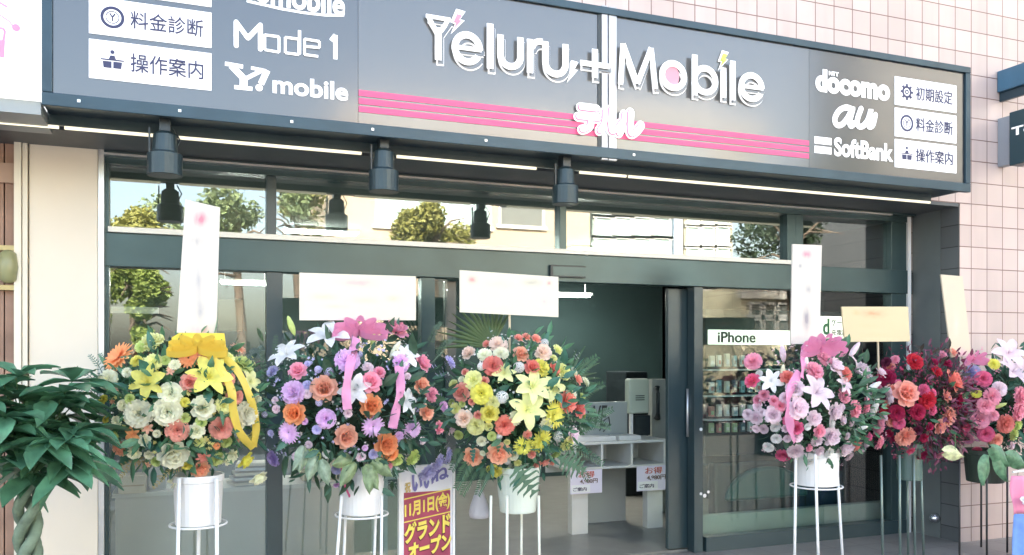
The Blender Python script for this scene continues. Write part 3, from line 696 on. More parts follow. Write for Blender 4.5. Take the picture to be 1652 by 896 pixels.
# fascia behind LED, left of the signboard
# neighbour's white sign
wx1 = P(64,100,YS-.02).x; zn0 = P(60,162,YS-.02).z; yn = YS-.02
ns = thing('white_signboard', 'bright white neighbouring signboard with pink line drawing at the left edge', 'signboard', (wx1-1, yn, zn0))
MB().box((wx1-2, yn, zn0), (wx1, YW-.003, SZ1+.4)).build('panel', mat('nb_white', (.9,.9,.9), .4, emit=(1,1,1), es=.12), ns)
MB().box((wx1-2, yn+.02, zn0-.07), (wx1+.003, YW-.004, zn0-.001)).build('lower_frame', mat('nb_frame', (.3,.33,.33), .4), ns)
def nl(px, py): v = P(px, py, yn); return (v.x, v.z)
st = Stroke(yn-.001)
pp = [(-14,18),(2,26),(14,34),(22,43)]
for a, b in zip(pp[:-1], pp[1:]): st.bar(nl(*a), nl(*b), .008)
c = nl(26,45); st.poly([(c[0]+.02*math.cos(k*math.pi/6), c[1]+.02*math.sin(k*math.pi/6)) for k in range(12)])
pp = [(-10,46),(4,46),(8,50),(7,60),(1,86)]
for a, b in zip(pp[:-1], pp[1:]): st.bar(nl(*a), nl(*b), .012)
pp = [(-12,0),(0,5),(12,12)]
for a, b in zip(pp[:-1], pp[1:]): st.bar(nl(*a), nl(*b), .01)
c = nl(-4,74); st.poly([(c[0]-.05,c[1]-.05),(c[0]+.03,c[1]-.06),(c[0]+.035,c[1]+.03),(c[0]-.05,c[1]+.03)])
st.mb.build('line_drawing', mat('nb_pink', (.8,.25,.4), .4), ns)

# spotlights
def spotlight(px, py_top, py_bot, wpx, Y, lab, first=None):
    top, bot = P(px, py_top, Y), P(px, py_bot, Y); r = wpx/2*DEP(px, Y)/F; zb = bot.z; zt2 = top.z
    t = thing('spotlight', lab, 'spotlight', (top.x, Y, SZ0), 'black spotlights hung under the signboard')
    hgt = zt2-zb
    MB().box((top.x-.03, Y-.03, zt2-.02), (top.x+.03, Y+.05, SZ0+.03)).build('bracket', M_black, t, bevel=.004)
    MB().tube([(top.x, Y, zt2-.01), (top.x, Y+.01, zt2-hgt*.3)], .014, 10).build('stem', M_black, t, True)
    h = MB(); h.lathe((top.x, Y, zb), [(r*.86,0),(r*.88,-.001),(r,.0),(r,hgt*.45),(r*.72,hgt*.5),(r*.66,hgt*.86),(r*.4,hgt*.93)], 24)
    hd = h.build('lamp_head', mat('spot_metal', (.028,.048,.055), .35, .3, var=.1), t, bevel=.002)
    ar = MB(); ar.box((top.x-r*.9, Y-.01, zb+hgt*.4), (top.x-r*.8, Y+.01, zt2)); ar.build('yoke', M_black, t)
    MB().tube([(top.x+r*.5, Y+.02, zt2+.01), (top.x+r*.85, Y+.03, zt2-hgt*.2), (top.x+r*.6, Y+.03, zb+hgt*.6)], .005, 6).build('cable', M_black, t)
spotlight(266, 208, 284, 54, -.86, 'black spotlight hanging above the leftmost white vertical card')
spotlight(619, 236, 310, 48, -.86, 'black spotlight hanging above the wide white card of the pink stand')
spotlight(912, 266, 330, 42, -.86, 'black spotlight hanging over the sensor on the door header')

# projecting signs at the right
bx = P(1608, 130, YW).x
zt1, zb1 = P(1608,116,YW).z, P(1608,150,YW).z
pjs = thing('projecting_sign', 'blue grey projecting sign, upper one, at the top right edge', 'sign', (bx, YW, zb1))
MB().box((bx, YW-1.0, zb1), (bx+.12, YW-.003, zt1)).build('sign_case', mat('sign_blue', (.05,.14,.22), .35, var=.15, vscale=4), pjs, bevel=.006)
MB().box((bx+.03, YW-.5, zb1-.08), (bx+.06, YW-.003, zb1-.001)).build('bracket', M_sf, pjs)
y2 = YW-.13; v = P(1628, 230, y2); zt2, zb2 = P(1628,182,y2).z, P(1628,268,y2).z
pj2 = thing('projecting_sign', 'dark lower projecting sign with small white lettering at the right edge', 'sign', (v.x, YW, zb2))
MB().box((v.x, y2-.9, zb2), (v.x+.12, y2, zt2)).build('sign_case', mat('sign_teal', (.02,.06,.075), .35), pj2, bevel=.006)
MB().box((v.x+.02, y2+.001, zb2+.02), (v.x+.1, YW-.003, zt2-.02)).build('mount', mat('mount_grey', (.3,.33,.36), .4), pj2)
text_on('lettering', 'Teluru', .03, .5, (P(1634,222,y2).z-zb2), (P(1634,209,y2).z-zb2), 0, M_sw, pj2, .02, frame=(Vector((v.x-.003,y2,zb2)), Vector((0,-1,0)), Vector((0,0,1)), Vector((-1,0,0))))

# ------------------------------------------------------------ across the street (seen mirrored in the glass)
def V(px, py, R):   # a spot seen in the windows -> where the real thing stands, on the far side of the road
    p = P(px, py, R); return Vector((p.x, -R, p.z))
R0 = 26.0
def far_building(px0, px1, pyt, R, depth, col, name, lab, wins=(), gridw=None):
    a, b = V(px0, pyt, R), V(px1, pyt, R); t = thing(name, lab, 'building', (a.x, -R, 0))
    MB().box((a.x, -R-depth, -.1), (b.x, -R, a.z)).build('wall', mat(name+'_wall%.2f'%col[0], col, .7, var=.06, vscale=.5), t)
    MB().box((a.x-.2, -R+.001, a.z-.5), (b.x+.2, -R+.3, a.z+.2)).build('cornice', mat('cornice_w', (.7,.68,.62), .6), t)
    for (wx0, wx1, wt, wb, g) in wins:
        p0, p1 = V(wx0, wb, R), V(wx1, wt, R)
        wf = MB(); wf.box((p0.x-.15, -R+.002, p0.z-.15), (p1.x+.15, -R+.1, p0.z)); wf.box((p0.x-.15, -R+.002, p1.z), (p1.x+.15, -R+.1, p1.z+.12))
        n = max(1, int((p1.x-p0.x)/1.3))
        for k in range(n+1): xk = p0.x+(p1.x-p0.x)*k/n; wf.box((xk-.05, -R+.002, p0.z+.001), (xk+.05, -R+.09, p1.z-.001))
        w_ = wf.build('window', mat('far_frame', (.6,.6,.58), .5), t)
        pn = MB().box((p0.x, -R+.003, p0.z), (p1.x, -R+.03, p1.z)).build('pane', mat('far_glass%d'%g, ((.42,.55,.56),(.16,.17,.16))[g], .15), t)
        pn.parent = w_; pn.matrix_parent_inverse = Matrix.Identity(4)
    return t
far_building(540, 952, 200, R0, 10, (.42,.34,.245), 'beige_building', 'sunlit beige building across the street, mirrored in the transom windows',
    [(607,690,296,362,0),(700,790,296,362,0),(806,876,318,362,1),(607,690,150+60,262,0),(806,876,215,262,0),(590,660,430,490,1),(700,780,430,490,1),(830,900,440,500,1)])
g = far_building(956, 1084, 190, R0+1, 9, (.26,.33,.31), 'glass_building', 'grey green curtain walled building across the street, right of the beige one',
    [(960+i*31, 960+i*31+27, 250+j*34, 250+j*34+28, 0) for i in range(4) for j in range(8)])
far_building(1088, 1102, 200, R0+1.5, 6, (.5,.6,.75), 'blue_tower', 'narrow pale blue tower between two office blocks across the street')
far_building(1104, 1182, 215, R0+2, 8, (.4,.36,.27), 'cream_block', 'cream office block across the street beside the dark tree',
    [(1108+i*24, 1108+i*24+19, 300+j*34, 300+j*34+26, 0) for i in range(3) for j in range(7)])
far_building(1196, 1420, 462, R0-3, 8, (.75,.68,.5), 'low_cream_building', 'low sunlit cream building across the street mirrored in the right window',
    [(1210+i*22, 1210+i*22+17, 492+j*26, 492+j*26+16, 1) for i in range(9) for j in range(2)])
far_building(1300, 2100, -420, R0-4, 1.2, (.035,.04,.045), 'added_dark_building', 'tall dark grey building added down the street to darken the right end of the signboard',
    [(1350+i*60, 1350+i*60+40, -380+j*70, -380+j*70+44, 1) for i in range(10) for j in range(10)])  # unseen block, added so the sign reflects dark at its right end
def leaf_cloud(c, rad, n, size, mb, rng, squash=.8):
    blobs = [(Vector((rng.gauss(0,.45)*rad, rng.gauss(0,.35)*rad, rng.gauss(0,.4)*rad*squash)), rng.uniform(.25,.5)*rad) for _ in range(9)]
    for i in range(n):
        bc, br = rng.choice(blobs); d = Vector((rng.gauss(0,1), rng.gauss(0,1), rng.gauss(0,1))).normalized()*br*rng.uniform(.5,1.05)
        p = Vector(c)+bc+d; s = size*rng.uniform(.6,1.3)
        a = Vector((rng.gauss(0,1), rng.gauss(0,1), rng.gauss(0,.6))).normalized(); b = a.cross(Vector((rng.gauss(0,1), rng.gauss(0,1), rng.gauss(0,1)))).normalized()
        vs = [mb.bm.verts.new(p+k) for k in (a*s, b*s*.45, -a*s, -b*s*.45)]; mb.bm.faces.new(vs)
def tree(px, py, rpx, R, col, lab, n=1600, size=.16, bare=False):
    c = V(px, py, R); rad = rpx*DEP(px, R)/F; rng = random.Random(int(px))
    t = thing('street_tree', lab, 'tree', (c.x, -R, 0), 'street trees on the far pavement')
    tk = MB(); tk.tube([(c.x,-R,-.05),(c.x+.1,-R,c.z*.4),(c.x-.05,-R,c.z*.75),(c.x,-R,c.z)], [.2,.15,.12,.06], 10)
    for k in range(14):
        a = rng.uniform(0,6.28); e = Vector((math.cos(a)*rad*.85, math.sin(a)*rad*.85, rng.uniform(-.3,.8)*rad)); s0 = Vector((c.x,-R,c.z*rng.uniform(.7,.95)))
        tk.tube([s0, s0+e*.5+Vector((0,0,.2)), s0+e], [.06,.035,.012], 6)
    tk.build('trunk', mat('bark', (.16,.12,.09), .9, var=.3), t)
    cr = MB(); leaf_cloud(c, rad, int(n*2.4), size*.6, cr, rng); cr.build('crown', mat('leaves%.3f'%col[1], col, .6, var=.3, vscale=1.2, trans=.25), t)
tree(215, 385, 72, 19.6, (.30,.30,.08), 'yellow green street tree mirrored at the far left of the windows', 2600)
tree(225, 470, 60, 19.2, (.26,.34,.08), 'low bushy green tree mirrored in the leftmost lower window', 2400)
tree(385, 355, 85, 20.0, (.2,.26,.12), 'grey green tree mirrored in the left transom, left of the beige building', 1500)
tree(480, 340, 70, 20.5, (.24,.24,.06), 'thin olive tree mirrored at the left end of the beige building', 1000)
tree(702, 365, 66, 20.0, (.16,.24,.12), 'round green tree mirrored in front of the beige building', 2600)
tree(1275, 360, 105, 18.5, (.035,.06,.03), 'dark green tree mirrored at the right end of the transom', 2600)

# ------------------------------------------------------------ flowers
def petal(mb, L_, W_, base, ang, tilt, curl=0.0, cup=0.0, nu=4, nv=2, tip=.15, r0=0.0, wav=0.0, rng=random):
    """one petal rooted at base, growing outward at angle ang; z is the flower's axis"""
    ca, sa = math.cos(ang), math.sin(ang); ph_ = rng.uniform(0,6)
    def fn(u, v):
        s = v*2-1
        wd = W_*(math.sin(math.pi*min(1,.12+u*.88*.92))**.7)*(1 if u < .95 else 1)*.5
        if u > .99: wd = W_*tip*.5
        a_ = tilt+curl*u
        # path
        r = r0+L_*u*math.cos(tilt+curl*u*.5); z = L_*u*math.sin(tilt+curl*u*.5)
        y = s*wd; z += cup*wd*abs(s)**1.5 + wav*math.sin(s*5+u*6+ph_)*u
        return Vector(base)+Vector((r*ca-y*sa, r*sa+y*ca, z))
    mb.quadgrid(fn, nu, nv)
def f_rose(seed):
    g = random.Random(seed); mb = MB()
    for ring, (n, L_, W_, tilt, curl, r0, zb) in enumerate(((5,.36,.5,1.45,.3,.02,.05),(5,.42,.55,1.25,.1,.06,.02),(6,.5,.55,.95,-.3,.08,0),(7,.5,.5,.55,-.6,.1,-.05))):
        for k in range(n): petal(mb, L_, W_, (0,0,zb), k*6.283/n+ring*.7+g.uniform(-.15,.15), tilt, curl, .35, 4, 3, .55, r0, .02, g)
    return mb
def f_carn(seed):
    g = random.Random(seed); mb = MB()
    for ring, (n, L_, tilt) in enumerate(((6,.28,1.35),(8,.36,1.05),(10,.44,.7),(11,.5,.35),(11,.5,.05))):
        for k in range(n): petal(mb, L_, .3, (0,0,0), k*6.283/n+ring*.5+g.uniform(-.2,.2), tilt+g.uniform(-.15,.15), -.2, .1, 3, 4, .9, .02, .06, g)
    return mb
def f_gerb(seed):
    g = random.Random(seed); mb = MB()
    for ring, (n, L_, tilt) in enumerate(((20,.5,.12),(18,.44,.35),(14,.28,.7))):
        for k in range(n): petal(mb, L_, .13, (0,0,.02*ring), k*6.283/n+ring*.2+g.uniform(-.05,.05), tilt+g.uniform(-.08,.08), -.2, .1, 3, 1, .3, .04, 0, g)
    return mb
def f_lily(seed):
    g = random.Random(seed); mb = MB()
    for ring in range(2):
        for k in range(3): petal(mb, .60, .33 if ring else .26, (0,0,0), k*2.094+ring*1.047+g.uniform(-.1,.1), .85, -1.25, .25, 6, 3, .1, .0, .01, g)
    for k in range(6):
        a = k*1.047+.3; mb.tube([(0,0,.05),(.08*math.cos(a),.08*math.sin(a),.25),(.12*math.cos(a),.12*math.sin(a),.38)], .008, 4)
    return mb
def f_bud(seed):
    mb = MB(); mb.lathe((0,0,0), [(.02,-.5),(.09,-.35),(.15,-.1),(.14,.15),(.08,.4),(.01,.5)], 8); return mb
def f_ball(seed):
    g = random.Random(seed); mb = MB()
    for k in range(90):
        z = 1-2*(k+.5)/90; r = math.sqrt(1-z*z); a = k*2.39996; d = Vector((r*math.cos(a), r*math.sin(a), z))
        x = d.orthogonal().normalized(); y = d.cross(x); c = d*.42
        vs = [mb.bm.verts.new(c+x*.09*math.cos(t)+y*.09*math.sin(t)+d*(.05 if i%2 else -.01)) for i, t in enumerate([j*6.283/5 for j in range(5)])]
        mb.bm.faces.new(vs)
    return mb
KN = {'r':('rose',f_rose),'c':('carnation',f_carn),'g':('gerbera',f_gerb),'l':('lily',f_lily),'b':('lily_bud',f_bud),'o':('pompon_flower',f_ball)}
COL = {'cream':(.90,.90,.64),'yellow':(.90,.78,.12),'lemon':(.90,.86,.36),'peach':(.82,.42,.27),'orange':(.82,.32,.10),'coral':(.78,.22,.17),
 'white':(.82,.82,.80),'pink':(.80,.33,.45),'hot':(.75,.10,.26),'pale':(.88,.68,.74),'lilac':(.78,.52,.80),'purple':(.42,.30,.62),'lav':(.58,.55,.80),
 'red':(.55,.035,.07),'crim':(.42,.03,.10),'salmon':(.82,.36,.28),'lime':(.58,.68,.22),'burg':(.13,.025,.06),'wpeach':(.82,.66,.56)}
FM = {}
def fmesh(kind, col, var):
    k = (kind, col, var)
    if k not in FM:
        nm, fn = KN[kind]; k_p = 0 if col in ('red','crim','burg') else .10; m = mat('petal_'+col, tuple(min(.93, c*1.12*(1-k_p)+k_p) for c in COL[col]), .55, spec=.2, var=.12, vscale=5, trans=.42, rnd=.1)
        base = (kind, var)
        me = fn(var*13+ord(kind)).mesh(nm+'_'+col, m, True); FM[k] = me
    return FM[k]
cam_pos = Vector((0,-D,H))
class Stand:
    def __init__(s, name, label, cx, cy_, rx, ry, Y, group='celebration flower stands in front of the shop'):
        s.Y = Y; s.c = P(cx, cy_, Y); k = DEP(cx, Y)/F; s.k = k; s.rx = rx*k; s.rz = ry*k; s.ry = s.rx*.75
        s.cpx, s.cpy, s.rpx, s.rpy = cx, cy_, rx, ry
        s.t = thing(name, label, 'flower stand', (s.c.x, Y, 0), group); s.placed = []
    def surf(s, px, py, back=1.0):
        """point on the bouquet's dome in front, for a measured position"""
        q = P(px, py, s.Y); dx, dz = q.x-s.c.x, q.z-s.c.z; e = min(.97, (dx/s.rx)**2+(dz/s.rz)**2)
        y = s.ry*math.sqrt(1-e)*back*.8
        # keep it on the same sight line
        q2 = P(px, py, s.Y-y)
        n = Vector((dx/s.rx, -math.sqrt(1-e)*1.25, dz/s.rz)).normalized()
        return q2, n
    def flower(s, px, py, kind, col, size, sc=1.0, roll=None):
        q, n = s.surf(px, py); me = fmesh(kind, col, random.randrange(2))
        o = bpy.data.objects.new(KN[kind][0], me); C.objects.link(o)
        nn = (n+Vector((random.gauss(0,.18), random.gauss(0,.1)-.25, random.gauss(0,.18)+.12))).normalized()
        if kind == 'b': nn = (n*.5+Vector((random.gauss(0,.4), -.1, random.uniform(.2,1)))).normalized()
        M = nn.to_track_quat('Z','Y').to_matrix().to_4x4() @ Matrix.Rotation(random.uniform(0,6.28), 4, 'Z')
        k = size*DEP(px, q.y)/F*sc*(.84 if kind == 'l' else .95 if kind == 'b' else 1.06)*(.94 if size > 25 else 1)*random.uniform(.88,1.1)
        o.parent = s.t; o.matrix_parent_inverse = Matrix.Translation(-s.t.location)
        o.matrix_basis = Matrix.Translation(q)@M@Matrix.Scale(k, 4)
        s.placed.append((px, py, size))
    def flowers(s, lst):
        for f_ in lst: s.flower(*f_)
    def fill(s, n, pal, smin, smax, maxn=95, seed=1, region=1.0, dist=.36):
        g = random.Random(seed); tries = 0; cnt = 0
        while cnt < n and tries < 6000:
            tries += 1; a = g.uniform(0,6.283); r = math.sqrt(g.random())*region
            px = s.cpx+s.rpx*r*math.cos(a); py = s.cpy-s.rpy*r*math.sin(a); sz = g.uniform(smin, smax)
            if any((px-q[0])**2+(py-q[1])**2 < ((q[2]+sz)*dist)**2 for q in s.placed): continue
            kind, col = g.choice(pal); s.flower(px, py, kind, col, sz); cnt += 1
    def foliage(s, n, leaf, cols, seed=3, spread=.97, down=0, name='foliage', trans=.25, var=.35):
        g = random.Random(seed); mb = MB()
        for i in range(n):
            d = Vector((g.gauss(0,1), g.gauss(0,1), g.gauss(0,1))).normalized()
            if d.y > .5: d.y *= -1
            rr = g.uniform(.45, spread) if g.random() < .95 else g.uniform(.95, spread+.1)
            p = s.c+Vector((d.x*s.rx*rr, d.y*s.ry*rr*.85, d.z*s.rz*rr-down*g.random()))
            out = (d+Vector((g.gauss(0,.5), g.gauss(0,.5), g.gauss(0,.5)))).normalized()
            L_ = leaf*g.uniform(.6,1.3); W_ = L_*g.uniform(.3,.45); side = out.cross(Vector((g.gauss(0,1),g.gauss(0,1),g.gauss(0,1)))).normalized(); nn = out.cross(side)
            bend = g.uniform(-.3,.15)
            vs = []
            for u, wd in ((0,.15),(.3,.9),(.62,.85),(1,.05)):
                c_ = p+out*L_*u+nn*bend*L_*u*u; vs.append([mb.bm.verts.new(c_-side*W_*wd*.5), mb.bm.verts.new(c_+nn*W_*.12*wd), mb.bm.verts.new(c_+side*W_*wd*.5)])
            for a_, b_ in zip(vs[:-1], vs[1:]):
                for k in range(2): mb.bm.faces.new([a_[k], a_[k+1], b_[k+1], b_[k]])
        me = mb.build(name, mat('fol_%s_%.3f' % (name, cols[1]), cols, .45, var=var, vscale=9, trans=trans), s.t)
        return me
    def core(s):
        mb = MB(); g = random.Random(5)
        mb2 = bmesh.ops.create_icosphere(mb.bm, subdivisions=3, radius=1)
        for v in mb.bm.verts: v.co = s.c+Vector((v.co.x*s.rx*.62, v.co.y*s.ry*.55+.02, v.co.z*s.rz*.62))*1
        for v in mb.bm.verts: v.co += Vector((g.gauss(0,.01),g.gauss(0,.01),g.gauss(0,.01)))
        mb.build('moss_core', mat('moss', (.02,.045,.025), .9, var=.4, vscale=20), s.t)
    def florets(s, n, col, size, seed=9, region=1.08, y0=-1.0, y1=1.0, name='filler_blossom'):
        g = random.Random(seed); mb = MB()
        for i in range(n):
            a = g.uniform(0,6.283); r = math.sqrt(g.random())*region; yy = r*math.sin(a)
            if not (y0 <= yy <= y1): continue
            px, py = s.cpx+s.rpx*r*math.cos(a), s.cpy-s.rpy*yy; q, nn = s.surf(px, py, .95); q = q-nn*.01
            for k in range(g.randint(2,5)):
                c_ = q+Vector((g.gauss(0,.018),g.gauss(0,.012),g.gauss(0,.018))); w_ = size*g.uniform(.6,1.2)
                x = nn.orthogonal().normalized(); y = nn.cross(x)
                cv = mb.bm.verts.new(c_+nn*w_*.1)
                ring = [mb.bm.verts.new(c_+(x*math.cos(t)+y*math.sin(t))*(w_ if j%2 else w_*.45)+nn*w_*.3*(j%2)) for j, t in enumerate([m*6.283/10 for m in range(10)])]
                for j in range(10): mb.bm.faces.new([cv, ring[j], ring[(j+1)%10]])
        mb.build(name, mat('floret_'+col, COL[col], .6, var=.15, trans=.25), s.t)
    def sprays(s, starts, col, name='fern_spray', nleaf=14, lw_=.012, ll=.07):
        """feathery fronds: (px0,py0,px1,py1) from base to tip"""
        for i, (a, b, c_, d, dy) in enumerate(starts):
            mb = MB(); p0, p1 = P(a, b, s.Y+dy*.5), P(c_, d, s.Y+dy); ax = (p1-p0); ln = ax.length; ax.normalize()
            mid = (p0+p1)/2+Vector((0,-.02,.03)); mb.tube([p0, mid, p1], .003, 5, .001)
            sd_ = ax.cross(Vector((0,-1,0))).normalized()
            for k in range(nleaf):
                u = .15+.85*k/nleaf; q = p0.lerp(mid, u*2) if u < .5 else mid.lerp(p1, u*2-1); L_ = ll*(1.15-u*.7)
                for sg in (-1,1):
                    dr = (ax*.65+sd_*sg+Vector((0,random.gauss(0,.2),-.1))).normalized(); n_ = dr.cross(Vector((0,-1,0))).normalized()*lw_/2
                    vs = [mb.bm.verts.new(x) for x in (q-n_*.3, q+dr*L_*.5-n_, q+dr*L_, q+dr*L_*.5+n_)]; mb.bm.faces.new(vs)
            mb.build(name, mat('frond_%.3f'%col[1], col, .5, trans=.25, var=.2), s.t)
    def pot(s, px0, px1, pyt, pyb, m, taper=.86, name='pot'):
        cx = (px0+px1)/2; Y = s.Y-.02; c_ = P(cx, pyb, Y); zt2 = P(cx, pyt, Y).z; r = (px1-px0)/2*DEP(cx, Y)/F; h = zt2-c_.z
        s.potc = (c_.x, Y, c_.z, r, h)
        MB().lathe((c_.x, Y, c_.z), [(r*taper*.97,0),(r*taper,.006),(r*.97,h*.86),(r*1.02,h*.87),(r*1.02,h),(r*.95,h),(r*.93,h*.9),(.01,h*.88)], 32).build(name, m, s.t, False, bevel=.002)
    def legs(s, spec, m, ztop, rad=.0095, ringz=None):
        """spec: (px at the top, px at the picture's bottom edge, dy)"""
        for (a, b, dy) in spec:
            Y = s.Y+dy; p0 = P(a, ztop, Y); p1 = P(b, 896, Y); d = (p1-p0)/(p0.z-p1.z)
            foot = p0+d*p0.z; lg = MB(); lg.tube([p0, foot+Vector((0,0,.006))], rad, 10).build('leg', m, s.t, True)
            
        if ringz:
            x, y, z, r, h = s.potc; zz = P(s.cpx, ringz, s.Y).z
            pts = [(x+r*1.12*math.cos(k*.2618), y+r*1.12*math.sin(k*.2618), zz) for k in range(25)]; MB().tube(pts, .006, 8, cap=False).build('ring', m, s.t, True)
    def card(s, quad, Y, blobs, col=(.80,.77,.70), stick=None, seal=None):
        pts = [P(x, y, Y) for x, y in quad]; mb = MB(); mb.prism(pts, (0,.012,0))
        m = bpy.data.materials.new('card'); m.use_nodes = True; n = m.node_tree; b = n.nodes['Principled BSDF']; b.inputs['Roughness'].default_value = .6
        tc = n.nodes.new('ShaderNodeTexCoord'); prev = None
        base = n.nodes.new('ShaderNodeRGB'); base.outputs[0].default_value = (*[c*k for c, k in zip(col, (.78,.75,.68))], 1); prev = base.outputs[0]
        nz = n.nodes.new('ShaderNodeTexNoise'); nz.inputs['Scale'].default_value = 9; n.links.new(tc.outputs['Generated'], nz.inputs['Vector'])
        for (u, v_, ru, rv, c_, st_) in blobs:   # smudged brush marks, soft like faded print
            sp = n.nodes.new('ShaderNodeMapping'); sp.inputs['Location'].default_value = (-u/ru, 0, -v_/rv); sp.inputs['Scale'].default_value = (1/ru, 0, 1/rv)
            n.links.new(tc.outputs['Generated'], sp.inputs[0])
            gr = n.nodes.new('ShaderNodeTexGradient'); gr.gradient_type = 'QUADRATIC_SPHERE'; n.links.new(sp.outputs[0], gr.inputs[0])
            ml = n.nodes.new('ShaderNodeMath'); ml.operation = 'MULTIPLY'; n.links.new(gr.outputs['Fac'], ml.inputs[0]); n.links.new(nz.outputs[0], ml.inputs[1])
            m2 = n.nodes.new('ShaderNodeMath'); m2.operation = 'MULTIPLY'; m2.inputs[1].default_value = st_*3.2; m2.use_clamp = True; n.links.new(ml.outputs[0], m2.inputs[0])
            mx = n.nodes.new('ShaderNodeMix'); mx.data_type = 'RGBA'; n.links.new(m2.outputs[0], mx.inputs[0]); n.links.new(prev, mx.inputs[6]); mx.inputs[7].default_value = (*c_, 1); prev = mx.outputs[2]
        n.links.new(prev, b.inputs['Base Color'])
        cd_ = mb.build('message_card', m, s.t)
        if stick:
            for (a, y0, b_, y1) in stick:
                p0, p1 = P(a, y0, Y+.02), P(b_, y1, Y+.1); MB().tube([p0, p1], .008, 8).build('card_stick', mat('pale_wood', (.68,.58,.42), .6), s.t)
    def ribbon(s, pts, wpx, m, name='ribbon', Yo=-.05):
        mb = MB(); P3 = []
        for (x, y) in pts: q, n = s.surf(x, y); P3.append(q+Vector((0,Yo,0)))
        # smooth path
        path = []
        for i in range(len(P3)-1):
            p0 = P3[max(i-1,0)]; p1 = P3[i]; p2 = P3[i+1]; p3 = P3[min(i+2,len(P3)-1)]
            for k in range(6):
                t = k/6; path.append(.5*((2*p1)+(p2-p0)*t+(2*p0-5*p1+4*p2-p3)*t*t+(3*p1-p0-3*p2+p3)*t**3))
        path.append(P3[-1]); w_ = wpx*s.k/2; prev = None
        for i, p in enumerate(path):
            d = (path[min(i+1,len(path)-1)]-path[max(i-1,0)]).normalized(); sd_ = d.cross(Vector((0,-1,0))).normalized()
            sd_ = (sd_+Vector((0,.6*math.sin(i*.5),0))).normalized()
            cur = [mb.bm.verts.new(p-sd_*w_), mb.bm.verts.new(p+Vector((0,-.006,0))), mb.bm.verts.new(p+sd_*w_)]
            if prev:
                for k in range(2): mb.bm.faces.new([prev[k], prev[k+1], cur[k+1], cur[k]])
            prev = cur
        return mb.build(name, m, s.t, True)
    def bow(s, px, py, wpx, hpx, m, name='ribbon_bow', loops=7):
        mb = MB(); g = random.Random(int(px)); q, n = s.surf(px, py); q = q+Vector((0,-.03,0)); w_ = wpx*s.k/2; h = hpx*s.k/2
        for k in range(loops):
            a = math.pi*k/(loops-1)*1.0 if loops > 1 else 0; a = a*1.1-.15
            dx, dz = math.cos(a), math.sin(a)*.9-.1; prev = None
            for i in range(13):
                t = i/12*2*math.pi; r = (1-math.cos(t))/2; off = math.sin(t)*.34
                c_ = q+Vector((dx*r*w_-dz*off*w_*.6, -.03-.04*math.sin(t/2)+g.uniform(-.004,.004), dz*r*h*1.2+dx*off*h*.8))
                cur = [mb.bm.verts.new(c_+Vector((0,-.0,-.02))), mb.bm.verts.new(c_+Vector((0,-.03,.012)))]
                if prev: mb.bm.faces.new([prev[0], prev[1], cur[1], cur[0]])
                prev = cur
        mb.build(name, m, s.t, True)

GR = (.09,.22,.12); GD = (.065,.16,.11); GT = (.06,.18,.13)
PINKB = (.75,.25,.3)
# ---- A yellow
A = Stand('flower_stand', 'yellow and orange flower stand with a tall white vertical card and yellow ribbon', 292, 652, 130, 112, -1.05)
A.core(); A.foliage(650, .09, GR); A.foliage(140, .10, GT, 8, .93, .04, 'broad_leaves')
A.flowers([(192,577,'g','orange',52),(246,553,'c','lemon',38),(248,585,'c','lemon',32),(175,613,'c','cream',34),(240,617,'l','yellow',74),(337,610,'l','yellow',80),
 (306,617,'r','salmon',30),(330,573,'c','peach',30),(304,578,'g','orange',32),(365,612,'r','salmon',28),(378,640,'c','salmon',28),(275,636,'c','cream',42),(270,664,'c','cream',48),
 (327,658,'r','cream',38),(224,668,'c','cream',42),(286,694,'c','salmon',40),(317,695,'r','cream',24),(357,690,'c','salmon',40),(279,731,'r','cream',46),(367,735,'r','cream',30),
 (391,590,'c','lime',32),(401,617,'l','lemon',44),(397,667,'c','cream',36),(215,700,'l','orange',34),(197,721,'r','peach',26),(327,736,'l','coral',30),(322,755,'r','peach',24),
 (393,740,'r','yellow',30),(292,772,'r','cream',34),(415,768,'r','cream',26),(150,700,'r','lime',22),(350,740,'c','lime',22),(228,560,'c','lime',22),(384,563,'g','peach',26),(402,705,'r','lemon',26),(360,655,'c','lemon',26)])
A.fill(40, [('c','cream'),('r','lemon'),('l','peach'),('c','lime'),('r','cream'),('g','orange'),('c','yellow')], 11, 21, seed=2, dist=.40)
A.florets(60, 'lemon', .014)
M_yr = mat('yellow_ribbon', (.88,.68,.12), .4, trans=.3)
A.ribbon([(325,562),(352,590),(372,628),(376,665),(388,700),(408,722)], 13, M_yr); A.ribbon([(330,560),(376,590),(402,640),(412,685),(408,720)], 12, M_yr)
wp = [P(x,y,A.Y-.12) for x,y in ((277,545),(290,537),(362,538),(365,562),(350,572),(300,570),(276,566))]
MB().prism(wp, (0,.03,0)).build('wrapping', mat('yellow_wrap', (.90,.68,.06), .45, var=.2, vscale=14), A.t)
A.bow(318, 562, 90, 40, M_yr)
A.pot(281, 359, 765, 845, M_white, .9); A.legs(((289,287,-.16),(349,350,-.16),(322,320,.14)), M_white, 772, .0105, 846)
A.card([(299,322),(355,335),(349,541),(285,537)], -1.12, [(.55,.86,.3,.1,(.75,.22,.28),.9),(.45,.7,.35,.1,(.4,.38,.38),.5),(.5,.4,.22,.3,(.42,.41,.42),.45),(.55,.18,.2,.15,(.35,.35,.38),.5),(.5,.04,.5,.08,(.8,.45,.5),.6)], (.85,.82,.8), [(318,536,318,600)])
# spiky leaves at its left
A.sprays([(172,640,120,592,0),(176,625,143,572,0),(180,620,160,570,0),(170,650,118,626,0)], GD, 'spiky_leaf', 10, .006, .03)
A.sprays([(260,745,165,765,-.1),(240,735,190,775,-.1),(300,750,245,790,-.2)], (.3,.26,.12), 'striped_leaf', 12, .008, .03)
